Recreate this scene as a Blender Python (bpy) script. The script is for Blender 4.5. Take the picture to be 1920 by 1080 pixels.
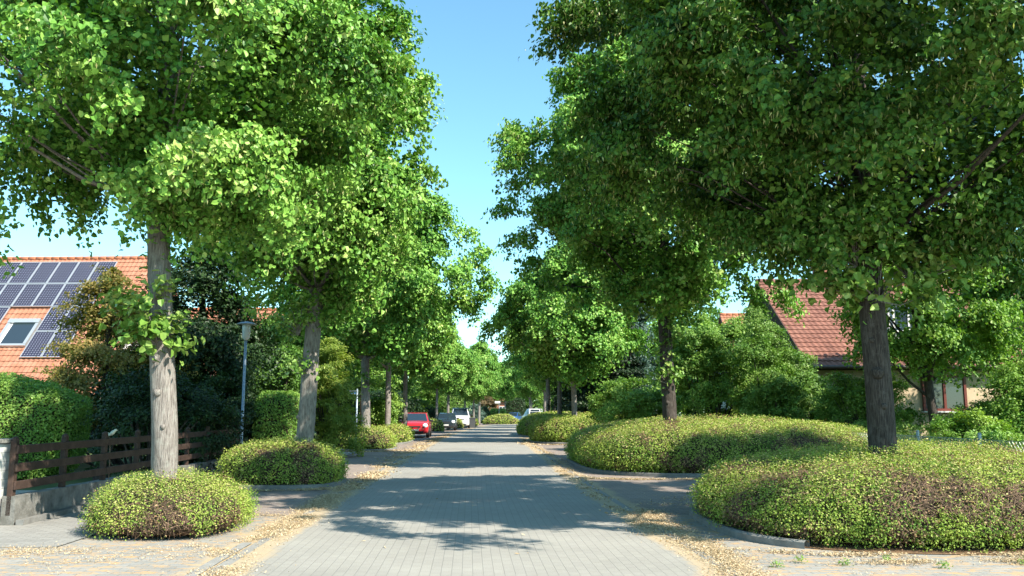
import bpy, math, numpy as np
from mathutils import Vector, Matrix

# ------------------------------------------------------------------ camera, sky, sun
scene = bpy.context.scene
for o in list(bpy.data.objects): bpy.data.objects.remove(o)
COL = scene.collection
EYE, PITCH, FPX = 1.5, math.radians(8.29), 1600.0
cam_d = bpy.data.cameras.new('camera'); cam = bpy.data.objects.new('camera', cam_d); COL.objects.link(cam)
cam.location = (0, 0, EYE); cam.rotation_euler = (math.radians(90) + PITCH, 0, 0)
cam_d.lens = 30; cam_d.sensor_width = 36; cam_d.clip_end = 3000; cam_d.clip_start = 0.05
scene.camera = cam
scene.render.resolution_x, scene.render.resolution_y = 1024, 576
SUN_EL = math.radians(43); SUN_AZ = math.radians(129)      # clockwise from +Y
to_sun = Vector((math.sin(SUN_AZ) * math.cos(SUN_EL), math.cos(SUN_AZ) * math.cos(SUN_EL), math.sin(SUN_EL)))
w = bpy.data.worlds.new('World'); scene.world = w; w.use_nodes = True
nt = w.node_tree; nt.nodes.clear()
sky = nt.nodes.new('ShaderNodeTexSky'); sky.sky_type = 'NISHITA'; sky.sun_disc = False
sky.sun_elevation = SUN_EL; sky.sun_rotation = SUN_AZ; sky.air_density = 1.0; sky.dust_density = 0.3; sky.ozone_density = 2.0
bg = nt.nodes.new('ShaderNodeBackground'); bg.inputs[1].default_value = 0.125
wo = nt.nodes.new('ShaderNodeOutputWorld')
wb = nt.nodes.new('ShaderNodeMix'); wb.data_type = 'RGBA'; wb.blend_type = 'MULTIPLY'; wb.inputs[0].default_value = 1; wb.inputs[7].default_value = (.90, 1.26, 1.16, 1)
nt.links.new(sky.outputs[0], wb.inputs[6]); nt.links.new(wb.outputs[2], bg.inputs[0]); nt.links.new(bg.outputs[0], wo.inputs[0])
sd = bpy.data.lights.new('sun', 'SUN'); sd.energy = 5.0; sd.angle = math.radians(0.5); sd.color = (1.0, 0.93, 0.80)
so = bpy.data.objects.new('sun', sd); COL.objects.link(so); so.location = (30, -20, 40)
so.rotation_euler = (-to_sun).to_track_quat('-Z', 'Y').to_euler()
scene.view_settings.view_transform = 'Standard'; scene.view_settings.look = 'None'
scene.view_settings.exposure = 1.05; scene.view_settings.gamma = 1
scene.render.engine = 'CYCLES'
scene.cycles.max_bounces = 6; scene.cycles.diffuse_bounces = 1; scene.cycles.glossy_bounces = 2
scene.cycles.transmission_bounces = 3; scene.cycles.transparent_max_bounces = 4
scene.cycles.caustics_reflective = False; scene.cycles.caustics_refractive = False

# ------------------------------------------------------------------ helpers
def at(u, v, Y):
    """world point seen at photo pixel (u, v) at distance Y along the street"""
    x = (u - 960) / FPX; y = -(v - 540) / FPX
    b = math.cos(PITCH) - y * math.sin(PITCH); c = math.sin(PITCH) + y * math.cos(PITCH)
    t = Y / b
    return Vector((x * t, Y, EYE + c * t))

def setp(o, label=None, cat=None, group=None, kind=None):
    if label: o['label'] = label
    if cat: o['category'] = cat
    if group: o['group'] = group
    if kind: o['kind'] = kind
    return o

def thing(name, label, cat, loc=(0, 0, 0), rz=0, group=None, kind=None):
    o = bpy.data.objects.new(name, None); COL.objects.link(o)
    o.location = loc; o.rotation_euler = (0, 0, rz); o.empty_display_size = 0.3
    return setp(o, label, cat, group, kind)

def link(name, me, parent=None):
    o = bpy.data.objects.new(name, me); COL.objects.link(o)
    if parent is not None: o.parent = parent
    return o

def copy_thing(root, loc, rz, label, group=None, scale=None):
    r = root.copy(); COL.objects.link(r); r.location = loc; r.rotation_euler = (0, 0, rz)
    r['label'] = label
    if group: r['group'] = group
    if scale: r.scale = scale
    for ch in list(root.children):
        c = ch.copy(); COL.objects.link(c); c.parent = r
        for g in list(ch.children):
            d = g.copy(); COL.objects.link(d); d.parent = c
    return r

def mesh_np(name, V, F, mats, mi=None, tint=None, smooth=False, uv=None):
    """V (n,3), F (m,k) one face size, or list of such arrays"""
    Fs = F if isinstance(F, list) else [F]
    Fs = [np.asarray(f, dtype=np.int32) for f in Fs if len(f)]
    me = bpy.data.meshes.new(name)
    V = np.asarray(V, dtype=np.float32)
    me.vertices.add(len(V)); me.vertices.foreach_set('co', V.ravel())
    loops = np.concatenate([f.ravel() for f in Fs]); tot = np.concatenate([np.full(len(f), f.shape[1]) for f in Fs])
    start = np.concatenate([[0], np.cumsum(tot)[:-1]]).astype(np.int32)
    me.loops.add(len(loops)); me.loops.foreach_set('vertex_index', loops)
    me.polygons.add(len(tot)); me.polygons.foreach_set('loop_start', start)
    for m in (mats if isinstance(mats, (list, tuple)) else [mats]): me.materials.append(m)
    if mi is not None: me.polygons.foreach_set('material_index', np.asarray(mi, dtype=np.int32))
    if tint is not None:
        a = me.attributes.new('tint', 'FLOAT', 'FACE'); a.data.foreach_set('value', np.asarray(tint, dtype=np.float32))
    if uv is not None:
        l = me.uv_layers.new(name='UVMap'); l.data.foreach_set('uv', np.asarray(uv, dtype=np.float32)[loops].ravel())
    me.polygons.foreach_set('use_smooth', np.full(len(tot), bool(smooth)))
    me.update(calc_edges=True)
    return me

class MB:
    """collects shapes into one mesh"""
    def __init__(s): s.V = []; s.F = []; s.n = 0; s.M = []
    def add(s, V, F, m=0):
        s.V += [tuple(v) for v in V]; s.F += [tuple(i + s.n for i in f) for f in F]; s.M += [m] * len(F); s.n += len(V); return s
    def box(s, c, size, rz=0, m=0, rx=0, bev=0):
        hx, hy, hz = size[0] / 2, size[1] / 2, size[2] / 2
        R = Matrix.Rotation(rz, 3, 'Z') @ Matrix.Rotation(rx, 3, 'X'); c = Vector(c)
        if bev > 0:
            b = bev; V = []
            for sx in (-1, 1):
                for sy in (-1, 1):
                    for sz in (-1, 1):
                        V += [(sx * (hx - b), sy * (hy - b), sz * hz), (sx * (hx - b), sy * hy, sz * (hz - b)), (sx * hx, sy * (hy - b), sz * (hz - b))]
            import bmesh
            bm = bmesh.new()
            for v in V: bm.verts.new(v)
            bmesh.ops.convex_hull(bm, input=bm.verts); bm.verts.index_update()
            VV = [c + R @ v.co for v in bm.verts]; FF = [[v.index for v in f.verts] for f in bm.faces]; bm.free()
            return s.add(VV, FF, m)
        V = [c + R @ Vector((x, y, z)) for x in (-hx, hx) for y in (-hy, hy) for z in (-hz, hz)]
        return s.add(V, [(0, 1, 3, 2), (4, 6, 7, 5), (0, 4, 5, 1), (2, 3, 7, 6), (0, 2, 6, 4), (1, 5, 7, 3)], m)
    def tube(s, pts, rad, seg=12, m=0, cap=True, wob=0, rng=None):
        pts = [Vector(p) for p in pts]; n = len(pts)
        if not isinstance(rad, (list, tuple, np.ndarray)): rad = [rad] * n
        V = []; prev = None
        for i, p in enumerate(pts):
            d = (pts[min(i + 1, n - 1)] - pts[max(i - 1, 0)]).normalized()
            a = (Vector((1, 0, 0)) if abs(d.x) < .9 else Vector((0, 1, 0))) if prev is None else prev
            a = (a - d * a.dot(d)).normalized(); prev = a; b = d.cross(a)
            for k in range(seg):
                t = 2 * math.pi * k / seg; r = rad[i]
                if wob: r *= 1 + wob * (math.sin(3 * t + i * .35) * .5 + math.sin(5 * t + i * .21 + 1) * .35 + (rng.random() - .5) * .5)
                V.append(p + (a * math.cos(t) + b * math.sin(t)) * r)
        F = [(i * seg + k, i * seg + (k + 1) % seg, (i + 1) * seg + (k + 1) % seg, (i + 1) * seg + k) for i in range(n - 1) for k in range(seg)]
        if cap: F += [tuple(range(seg))[::-1], tuple(range((n - 1) * seg, n * seg))]
        return s.add(V, F, m)
    def lathe(s, c, prof, seg=16, m=0, axis='Z'):
        V = []; 
        for (r, z) in prof:
            for k in range(seg):
                t = 2 * math.pi * k / seg; p = (r * math.cos(t), r * math.sin(t), z)
                if axis == 'X': p = (z, r * math.cos(t), r * math.sin(t))
                V.append(Vector(c) + Vector(p))
        n = len(prof)
        F = [(i * seg + k, i * seg + (k + 1) % seg, (i + 1) * seg + (k + 1) % seg, (i + 1) * seg + k) for i in range(n - 1) for k in range(seg)]
        F += [tuple(range(seg))[::-1], tuple(range((n - 1) * seg, n * seg))]
        return s.add(V, F, m)
    def prism(s, poly, axis, a, b, m=0):
        """poly: 2D points; axis 'X': poly in (y,z), extruded a..b along x; 'Y': (x,z); 'Z': (x,y)"""
        def P(p, t):
            return {'X': (t, p[0], p[1]), 'Y': (p[0], t, p[1]), 'Z': (p[0], p[1], t)}[axis]
        n = len(poly); V = [P(p, a) for p in poly] + [P(p, b) for p in poly]
        F = [tuple(range(n))[::-1], tuple(range(n, 2 * n))] + [(i, (i + 1) % n, n + (i + 1) % n, n + i) for i in range(n)]
        return s.add(V, F, m)
    def build(s, name, mats, parent=None, smooth=False, sub=0):
        me = bpy.data.meshes.new(name); me.from_pydata(s.V, [], s.F); me.update()
        for m in (mats if isinstance(mats, (list, tuple)) else [mats]): me.materials.append(m)
        me.polygons.foreach_set('material_index', np.array(s.M, dtype=np.int32))
        me.polygons.foreach_set('use_smooth', np.full(len(s.F), smooth))
        import bmesh
        bm = bmesh.new(); bm.from_mesh(me); bmesh.ops.recalc_face_normals(bm, faces=bm.faces); bm.to_mesh(me); bm.free()
        o = link(name, me, parent)
        if sub:
            md = o.modifiers.new('sub', 'SUBSURF'); md.levels = sub; md.render_levels = sub
        return o

def fnoise(P, scale, seed):
    """cheap smooth vector noise in about -1..1"""
    r = np.random.default_rng(seed); P = np.asarray(P) / scale; out = np.zeros(len(P))
    for i in range(7):
        k = r.normal(size=P.shape[1]); k *= (2 + i * .9) / np.linalg.norm(k)
        out += np.sin(P @ k + r.random() * 6.28 + 1.3 * np.sin(P @ np.roll(k, 1) * .6)) / (1 + i * .25)
    return out / 2.6

def nrm(a): return a / np.maximum(np.linalg.norm(a, axis=1, keepdims=True), 1e-6)

# ------------------------------------------------------------------ materials
def mat(name, col=(.5, .5, .5), rough=.6, metal=0, spec=.5, build=None):
    m = bpy.data.materials.new(name); m.use_nodes = True; t = m.node_tree; b = t.nodes['Principled BSDF']
    b.inputs['Base Color'].default_value = (*col, 1); b.inputs['Roughness'].default_value = rough
    b.inputs['Metallic'].default_value = metal; b.inputs['Specular IOR Level'].default_value = spec
    if build: build(t, b)
    return m

def N(t, kind, **kw):
    n = t.nodes.new(kind)
    for k, v in kw.items():
        if k.startswith('i_'): n.inputs[k[2:].replace('_', ' ')].default_value = v
        else: setattr(n, k, v)
    return n

def ramp(t, stops, interp='LINEAR'):
    r = t.nodes.new('ShaderNodeValToRGB'); r.color_ramp.interpolation = interp; e = r.color_ramp.elements
    while len(e) < len(stops): e.new(.5)
    for el, (p, c) in zip(e, stops): el.position = p; el.color = (*c, 1)
    return r

def leaf_mat(name, stops, trans=.35, rough=.5, spec=.35, tcol=(1.35, 1.5, .55)):
    m = bpy.data.materials.new(name); m.use_nodes = True; t = m.node_tree; t.nodes.clear()
    a = N(t, 'ShaderNodeAttribute', attribute_name='tint'); r = ramp(t, stops)
    t.links.new(a.outputs['Fac'], r.inputs[0])
    p = N(t, 'ShaderNodeBsdfPrincipled'); p.inputs['Roughness'].default_value = rough; p.inputs['Specular IOR Level'].default_value = spec
    tr = N(t, 'ShaderNodeBsdfTranslucent'); mx = N(t, 'ShaderNodeMixShader'); mx.inputs[0].default_value = trans
    mul = N(t, 'ShaderNodeMix', data_type='RGBA', blend_type='MULTIPLY'); mul.inputs[0].default_value = 1; mul.inputs[7].default_value = (*tcol, 1)
    t.links.new(r.outputs[0], mul.inputs[6]); t.links.new(mul.outputs[2], tr.inputs[0]); t.links.new(r.outputs[0], p.inputs['Base Color'])
    o = N(t, 'ShaderNodeOutputMaterial'); t.links.new(p.outputs[0], mx.inputs[1]); t.links.new(tr.outputs[0], mx.inputs[2]); t.links.new(mx.outputs[0], o.inputs[0])
    return m

def noise_mat(name, stops, scale=5, rough=.8, bump=.3, bscale=None, detail=6, stretch=None, spec=.3, bdist=.02):
    def f(t, b):
        tc = N(t, 'ShaderNodeTexCoord'); mp = N(t, 'ShaderNodeMapping')
        if stretch: mp.inputs['Scale'].default_value = stretch
        t.links.new(tc.outputs['Object'], mp.inputs[0])
        n = N(t, 'ShaderNodeTexNoise', i_Scale=scale, i_Detail=detail, i_Roughness=.62); t.links.new(mp.outputs[0], n.inputs['Vector'])
        r = ramp(t, stops); t.links.new(n.outputs[0], r.inputs[0]); t.links.new(r.outputs[0], b.inputs['Base Color'])
        if bump:
            n2 = N(t, 'ShaderNodeTexNoise', i_Scale=bscale or scale * 3, i_Detail=5.0); t.links.new(mp.outputs[0], n2.inputs['Vector'])
            bp = N(t, 'ShaderNodeBump', i_Strength=bump, i_Distance=bdist); t.links.new(n2.outputs[0], bp.inputs['Height']); t.links.new(bp.outputs[0], b.inputs['Normal'])
    return mat(name, rough=rough, spec=spec, build=f)

# avenue linden leaves: tint varies by leaf; darker set paints the near-right crown's shade
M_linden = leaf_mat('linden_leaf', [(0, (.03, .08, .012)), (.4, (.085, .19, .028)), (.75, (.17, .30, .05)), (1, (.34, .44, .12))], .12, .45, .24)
M_linden_far = leaf_mat('linden_leaf_bright', [(0, (.035, .11, .018)), (.4, (.135, .31, .045)), (.75, (.29, .49, .095)), (1, (.52, .64, .21))], .14, .45, .24)
M_bract = leaf_mat('linden_bract', [(0, (.28, .30, .10)), (1, (.55, .54, .24))], .35)
M_shrub = leaf_mat('shrub_leaf', [(0, (.22, .12, .07)), (.16, (.48, .33, .18)), (.24, (.12, .23, .04)), (.5, (.27, .38, .065)), (.8, (.40, .47, .10)), (1, (.60, .51, .24))], .25, .6, .2)
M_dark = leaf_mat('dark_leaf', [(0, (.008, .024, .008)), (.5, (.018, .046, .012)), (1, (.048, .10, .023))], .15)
M_mid = leaf_mat('garden_leaf', [(0, (.05, .13, .022)), (.5, (.12, .245, .04)), (1, (.25, .38, .09))], .25)
M_light = leaf_mat('light_leaf', [(0, (.09, .20, .035)), (.5, (.19, .34, .055)), (1, (.36, .49, .12))], .28)
M_yellow = leaf_mat('yellow_leaf', [(0, (.10, .18, .03)), (.5, (.20, .28, .045)), (1, (.37, .41, .09))], .38)
M_copper = leaf_mat('copper_leaf', [(0, (.08, .11, .025)), (.5, (.24, .21, .06)), (1, (.46, .30, .11))], .35)
M_blue = leaf_mat('spruce_needle', [(0, (.03, .07, .05)), (1, (.11, .18, .14))], .1)
M_bronze = leaf_mat('bronze_leaf', [(0, (.08, .06, .03)), (1, (.24, .17, .08))], .3)
M_weed = leaf_mat('weed_leaf', [(0, (.04, .10, .02)), (.6, (.12, .20, .04)), (1, (.35, .25, .07))], .35)
M_blossom = leaf_mat('dry_blossom', [(0, (.36, .23, .12)), (.5, (.52, .40, .24)), (1, (.72, .62, .44))], .15, .8, .1, (1, 1, 1))
M_body = noise_mat('twig_core', [(.3, (.020, .016, .010)), (.7, (.055, .040, .024))], 9, .95, .6, 30)
M_twig = noise_mat('twig', [(.3, (.09, .055, .035)), (.7, (.20, .13, .09))], 20, .9, 0)
M_soil = noise_mat('dry_soil', [(.3, (.10, .06, .035)), (.55, (.20, .12, .065)), (.75, (.33, .22, .12))], 14, .95, .6, 60)

def bark(name, c0, c1, c2, lichen=(.36, .36, .32)):
    def f(t, b):
        tc = N(t, 'ShaderNodeTexCoord'); mp = N(t, 'ShaderNodeMapping'); mp.inputs['Scale'].default_value = (1, 1, .09)
        t.links.new(tc.outputs['Object'], mp.inputs[0])
        n = N(t, 'ShaderNodeTexNoise', i_Scale=70.0, i_Detail=6.0, i_Roughness=.65); t.links.new(mp.outputs[0], n.inputs['Vector'])
        r = ramp(t, [(.34, c0), (.5, c1), (.68, c2)]); t.links.new(n.outputs[0], r.inputs[0])
        n3 = N(t, 'ShaderNodeTexNoise', i_Scale=6.0, i_Detail=6.0, i_Roughness=.7); t.links.new(tc.outputs['Object'], n3.inputs['Vector'])
        r3 = ramp(t, [(.52, (0, 0, 0)), (.66, (1, 1, 1))]); t.links.new(n3.outputs[0], r3.inputs[0])
        mx = N(t, 'ShaderNodeMix', data_type='RGBA'); t.links.new(r3.outputs[0], mx.inputs[0]); t.links.new(r.outputs[0], mx.inputs[6]); mx.inputs[7].default_value = (*lichen, 1)
        mf = N(t, 'ShaderNodeMath', operation='MULTIPLY'); mf.inputs[1].default_value = .5; t.links.new(r3.outputs[0], mf.inputs[0]); t.links.new(mf.outputs[0], mx.inputs[0])
        t.links.new(mx.outputs[2], b.inputs['Base Color'])
        bp = N(t, 'ShaderNodeBump', i_Strength=.9, i_Distance=.025); t.links.new(n.outputs[0], bp.inputs['Height']); t.links.new(bp.outputs[0], b.inputs['Normal'])
    return mat(name, rough=.92, spec=.2, build=f)
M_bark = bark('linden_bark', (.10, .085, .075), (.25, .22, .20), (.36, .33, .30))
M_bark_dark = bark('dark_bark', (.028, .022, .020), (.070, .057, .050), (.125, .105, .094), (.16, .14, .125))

def pavers(name, c1, c2, mortar, bw, rh, swap, msize=.006, bumpd=.006, stain=(.85, 1.1), litter=None, edge=None):
    def f(t, b):
        uv = N(t, 'ShaderNodeUVMap'); sep = N(t, 'ShaderNodeSeparateXYZ'); com = N(t, 'ShaderNodeCombineXYZ')
        t.links.new(uv.outputs[0], sep.inputs[0])
        t.links.new(sep.outputs[1 if swap else 0], com.inputs[0]); t.links.new(sep.outputs[0 if swap else 1], com.inputs[1])
        br = N(t, 'ShaderNodeTexBrick', i_Scale=1.0); br.offset = .5
        br.inputs['Color1'].default_value = (*c1, 1); br.inputs['Color2'].default_value = (*c2, 1); br.inputs['Mortar'].default_value = (*mortar, 1)
        br.inputs['Mortar Size'].default_value = msize; br.inputs['Mortar Smooth'].default_value = .3; br.inputs['Bias'].default_value = 0
        br.inputs['Brick Width'].default_value = bw; br.inputs['Row Height'].default_value = rh
        t.links.new(com.outputs[0], br.inputs['Vector'])
        n = N(t, 'ShaderNodeTexNoise', i_Scale=.55, i_Detail=7.0, i_Roughness=.65); t.links.new(uv.outputs[0], n.inputs['Vector'])
        r = ramp(t, [(.3, (stain[0],) * 3), (.7, (stain[1],) * 3)]); t.links.new(n.outputs[0], r.inputs[0])
        g = N(t, 'ShaderNodeTexNoise', i_Scale=90.0, i_Detail=3.0); t.links.new(uv.outputs[0], g.inputs['Vector'])
        r2 = ramp(t, [(.25, (.82,) * 3), (.75, (1.14,) * 3)]); t.links.new(g.outputs[0], r2.inputs[0])
        m1 = N(t, 'ShaderNodeMix', data_type='RGBA', blend_type='MULTIPLY'); m1.inputs[0].default_value = 1
        m2 = N(t, 'ShaderNodeMix', data_type='RGBA', blend_type='MULTIPLY'); m2.inputs[0].default_value = 1
        t.links.new(br.outputs[0], m1.inputs[6]); t.links.new(r.outputs[0], m1.inputs[7]); t.links.new(m1.outputs[2], m2.inputs[6]); t.links.new(r2.outputs[0], m2.inputs[7])
        out = m2.outputs[2]
        if litter:
            mp = N(t, 'ShaderNodeMapping'); mp.inputs['Scale'].default_value = (1.0, 2.2, 1); t.links.new(uv.outputs[0], mp.inputs[0])
            ln = N(t, 'ShaderNodeTexNoise', i_Scale=4.0, i_Detail=8.0, i_Roughness=.75); t.links.new(mp.outputs[0], ln.inputs['Vector'])
            lr = ramp(t, [(litter[0], (0, 0, 0)), (litter[0] + .08, (1, 1, 1))]); t.links.new(ln.outputs[0], lr.inputs[0])
            sc = N(t, 'ShaderNodeMath', operation='MULTIPLY'); sc.inputs[1].default_value = litter[2]; t.links.new(lr.outputs[0], sc.inputs[0])
            m3 = N(t, 'ShaderNodeMix', data_type='RGBA'); t.links.new(sc.outputs[0], m3.inputs[0]); t.links.new(out, m3.inputs[6]); m3.inputs[7].default_value = (*litter[1], 1)
            out = m3.outputs[2]
        if edge:                                    # blossom dust gathered in the gutter
            for (e0, e1) in edge:
                mr = N(t, 'ShaderNodeMapRange'); mr.inputs['From Min'].default_value = e0; mr.inputs['From Max'].default_value = e1; ab_ = N(t, 'ShaderNodeMath', operation='ABSOLUTE'); t.links.new(sep.outputs[0], ab_.inputs[0]); t.links.new(ab_.outputs[0], mr.inputs[0])
                en = N(t, 'ShaderNodeTexNoise', i_Scale=1.6, i_Detail=8.0, i_Roughness=.75); t.links.new(uv.outputs[0], en.inputs['Vector'])
                ea = N(t, 'ShaderNodeMath', operation='ADD'); t.links.new(mr.outputs[0], ea.inputs[0]); t.links.new(en.outputs[0], ea.inputs[1])
                er = ramp(t, [(.86, (0, 0, 0)), (1.0, (.75,) * 3)]); hm = N(t, 'ShaderNodeMath', operation='MULTIPLY'); hm.inputs[1].default_value = .75; t.links.new(ea.outputs[0], hm.inputs[0]); t.links.new(hm.outputs[0], er.inputs[0])
                m4 = N(t, 'ShaderNodeMix', data_type='RGBA'); t.links.new(er.outputs[0], m4.inputs[0]); t.links.new(out, m4.inputs[6]); m4.inputs[7].default_value = (.47, .36, .22, 1); out = m4.outputs[2]
        t.links.new(out, b.inputs['Base Color'])
        inv = N(t, 'ShaderNodeMath', operation='SUBTRACT'); inv.inputs[0].default_value = 1; t.links.new(br.outputs['Fac'], inv.inputs[1])
        bp = N(t, 'ShaderNodeBump', i_Strength=.6, i_Distance=bumpd); t.links.new(inv.outputs[0], bp.inputs['Height'])
        bp2 = N(t, 'ShaderNodeBump', i_Strength=.25, i_Distance=.003); t.links.new(g.outputs[0], bp2.inputs['Height']); t.links.new(bp.outputs[0], bp2.inputs['Normal']); t.links.new(bp2.outputs[0], b.inputs['Normal'])
    return mat(name, rough=.85, spec=.25, build=f)
M_road = pavers('grey_block_paving', (.335, .320, .285), (.315, .300, .270), (.27, .26, .235), .2, .1, True, msize=.005, litter=(.68, (.42, .33, .2), .35), edge=((1.7, 2.3),))
M_bay = pavers('reddish_block_paving', (.27, .215, .19), (.32, .27, .235), (.18, .155, .135), .2, .1, False, litter=(.56, (.50, .34, .17), .6), edge=((3.2, 2.5),))
M_walk = pavers('grey_path_paving', (.28, .27, .25), (.33, .32, .295), (.21, .2, .185), .2, .1, False, litter=(.62, (.50, .33, .16), .6))
M_drive = pavers('pale_drive_paving', (.29, .285, .265), (.34, .33, .305), (.23, .22, .2), .2, .1, False, litter=(.50, (.55, .34, .15), .75), edge=((3.4, 2.55),))
M_kerb = noise_mat('kerb_concrete', [(.3, (.15, .148, .14)), (.7, (.25, .245, .23))], 7, .9, .3, 60)
M_strip = noise_mat('edging_concrete', [(.3, (.24, .235, .22)), (.7, (.32, .31, .285))], 7, .9, .3, 60)
M_conc = noise_mat('old_concrete', [(.3, (.10, .098, .085)), (.5, (.19, .185, .17)), (.72, (.30, .29, .26))], 5, .95, .5, 30)
M_ground = noise_mat('garden_ground', [(.3, (.035, .06, .018)), (.55, (.07, .11, .03)), (.8, (.16, .15, .07))], .9, .95, .3, 8)
M_gravel = noise_mat('pale_gravel', [(.3, (.32, .28, .22)), (.7, (.5, .46, .38))], 40, .95, .4, 60)

# ------------------------------------------------------------------ foliage makers
def leaves_geo(P, Nn, T, size, wid=.85, folded=True, rng=None):
    """P centre, Nn normal, T tip direction; returns V, F, faces per leaf"""
    n = len(P); T = nrm(T - Nn * np.sum(T * Nn, 1, keepdims=True)); B = np.cross(Nn, T)
    s = size[:, None]
    if folded:
        h = s * .16
        def pt(a, b, c): return P + T * s * (b - .45) + B * s * a * wid + Nn * h * c
        V = np.stack([pt(0, 0, 0), pt(.48, .12, 1), pt(.40, .66, .8), pt(0, 1, -.4), pt(-.40, .66, .8), pt(-.48, .12, 1)], 1).reshape(-1, 3)
        i = (np.arange(n) * 6)[:, None]
        F = np.stack([i + np.array([0, 1, 2, 3]), i + np.array([0, 3, 4, 5])], 1).reshape(-1, 4); k = 2
    else:
        def pt(a, b): return P + T * s * (b - .5) + B * s * a * wid
        V = np.stack([pt(0, 0), pt(.5, .38), pt(0, 1), pt(-.5, .38)], 1).reshape(-1, 3)
        i = (np.arange(n) * 4)[:, None]; F = i + np.array([[0, 1, 2, 3]]); k = 1
    return V, F, k

def rand_dirs(rng, n): return nrm(rng.normal(size=(n, 3)))

def clump_leaves(rng, C, R, outw, n_leaf, size, folded, bract=0, up=.5, flat=.62, droop=.35, ctint=.25, wid=.85, tshift=0, twigs=6):
    """leaves spread over clumps with centres C and radii R"""
    w = R ** 2; idx = rng.choice(len(C), n_leaf, p=w / w.sum())
    d = rand_dirs(rng, n_leaf); d[:, 2] = np.where(rng.random(n_leaf) < .55, np.abs(d[:, 2]), d[:, 2])
    g = rng.random(n_leaf) ** .45
    r = R[idx]; ow = outw[idx]
    off = d * (g * r)[:, None]; off[:, 2] *= flat
    hd = np.linalg.norm(off[:, :2], axis=1); off[:, 2] -= droop * hd ** 2 / np.maximum(r, .1)
    if twigs:                                       # most leaves sit along a few arching twigs
        td = nrm(outw[:, None].repeat(twigs, 1).reshape(-1, 3) * .55 + rng.normal(size=(len(C) * twigs, 3)) * [.7, .7, .5] + [0, 0, .12]).reshape(len(C), twigs, 3)
        tl = .9 + .65 * rng.random((len(C), twigs)); k_ = rng.integers(0, twigs, n_leaf); s_ = rng.random(n_leaf) ** .75
        L_ = r * tl[idx, k_]; o2 = td[idx, k_] * (s_ * L_)[:, None]; o2[:, 2] -= .42 * s_ ** 2 * L_
        o2 += rng.normal(size=(n_leaf, 3)) * (size * .75 + .10 * r * (1 - .5 * s_))[:, None] * [1, 1, .7]
        off = np.where((rng.random(n_leaf) < .78)[:, None], o2, off * .8)
    P = C[idx] + off
    Nn = nrm(d * .6 + np.array([0, 0, up * .6]) + ow * .85 + rng.normal(size=(n_leaf, 3)) * .5)
    T = ow * .5 + np.array([0, 0, -.6]) + rng.normal(size=(n_leaf, 3)) * .75 + d * .4
    ct = rng.normal(size=len(C)) * ctint * .5
    tint = np.clip(.5 + tshift + ct[idx] + rng.normal(size=n_leaf) * .16, 0, 1)
    sz = size * (.65 + .7 * rng.random(n_leaf))
    V, F, k = leaves_geo(P, Nn, T, sz, wid, folded)
    tint = np.repeat(tint, k); mi = np.zeros(len(F), int)
    if bract:
        nb = int(n_leaf * bract); j = rng.choice(n_leaf, nb)
        Pb = P[j] + rng.normal(size=(nb, 3)) * size * .4 + np.array([0, 0, -size * .6])
        Nb = nrm(rng.normal(size=(nb, 3)) * [1, 1, .25]); Tb = np.array([0, 0, -1.]) + rng.normal(size=(nb, 3)) * .35
        Vb, Fb, kb = leaves_geo(Pb, Nb, Tb, size * (.8 + .5 * rng.random(nb)), .24, False)
        F = np.concatenate([F, Fb + len(V)]); V = np.concatenate([V, Vb])
        tint = np.concatenate([tint, rng.random(len(Fb))]); mi = np.concatenate([mi, np.ones(len(Fb), int)])
    return V, F, mi, tint

def linden_profile(t):
    lo = np.clip(t / .22, 0, 1) ** .55; hi = 1 - np.clip((t - .3) / .7, 0, 1) ** 2.1
    return lo * np.clip(hi, 0.02, 1) ** .75

def top_heavy(t):
    return (.42 + .58 * np.clip(t / .45, 0, 1) ** .9) * np.clip(1 - np.clip((t - .5) / .5, 0, 1) ** 2.2, .02, 1) ** .7

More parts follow.
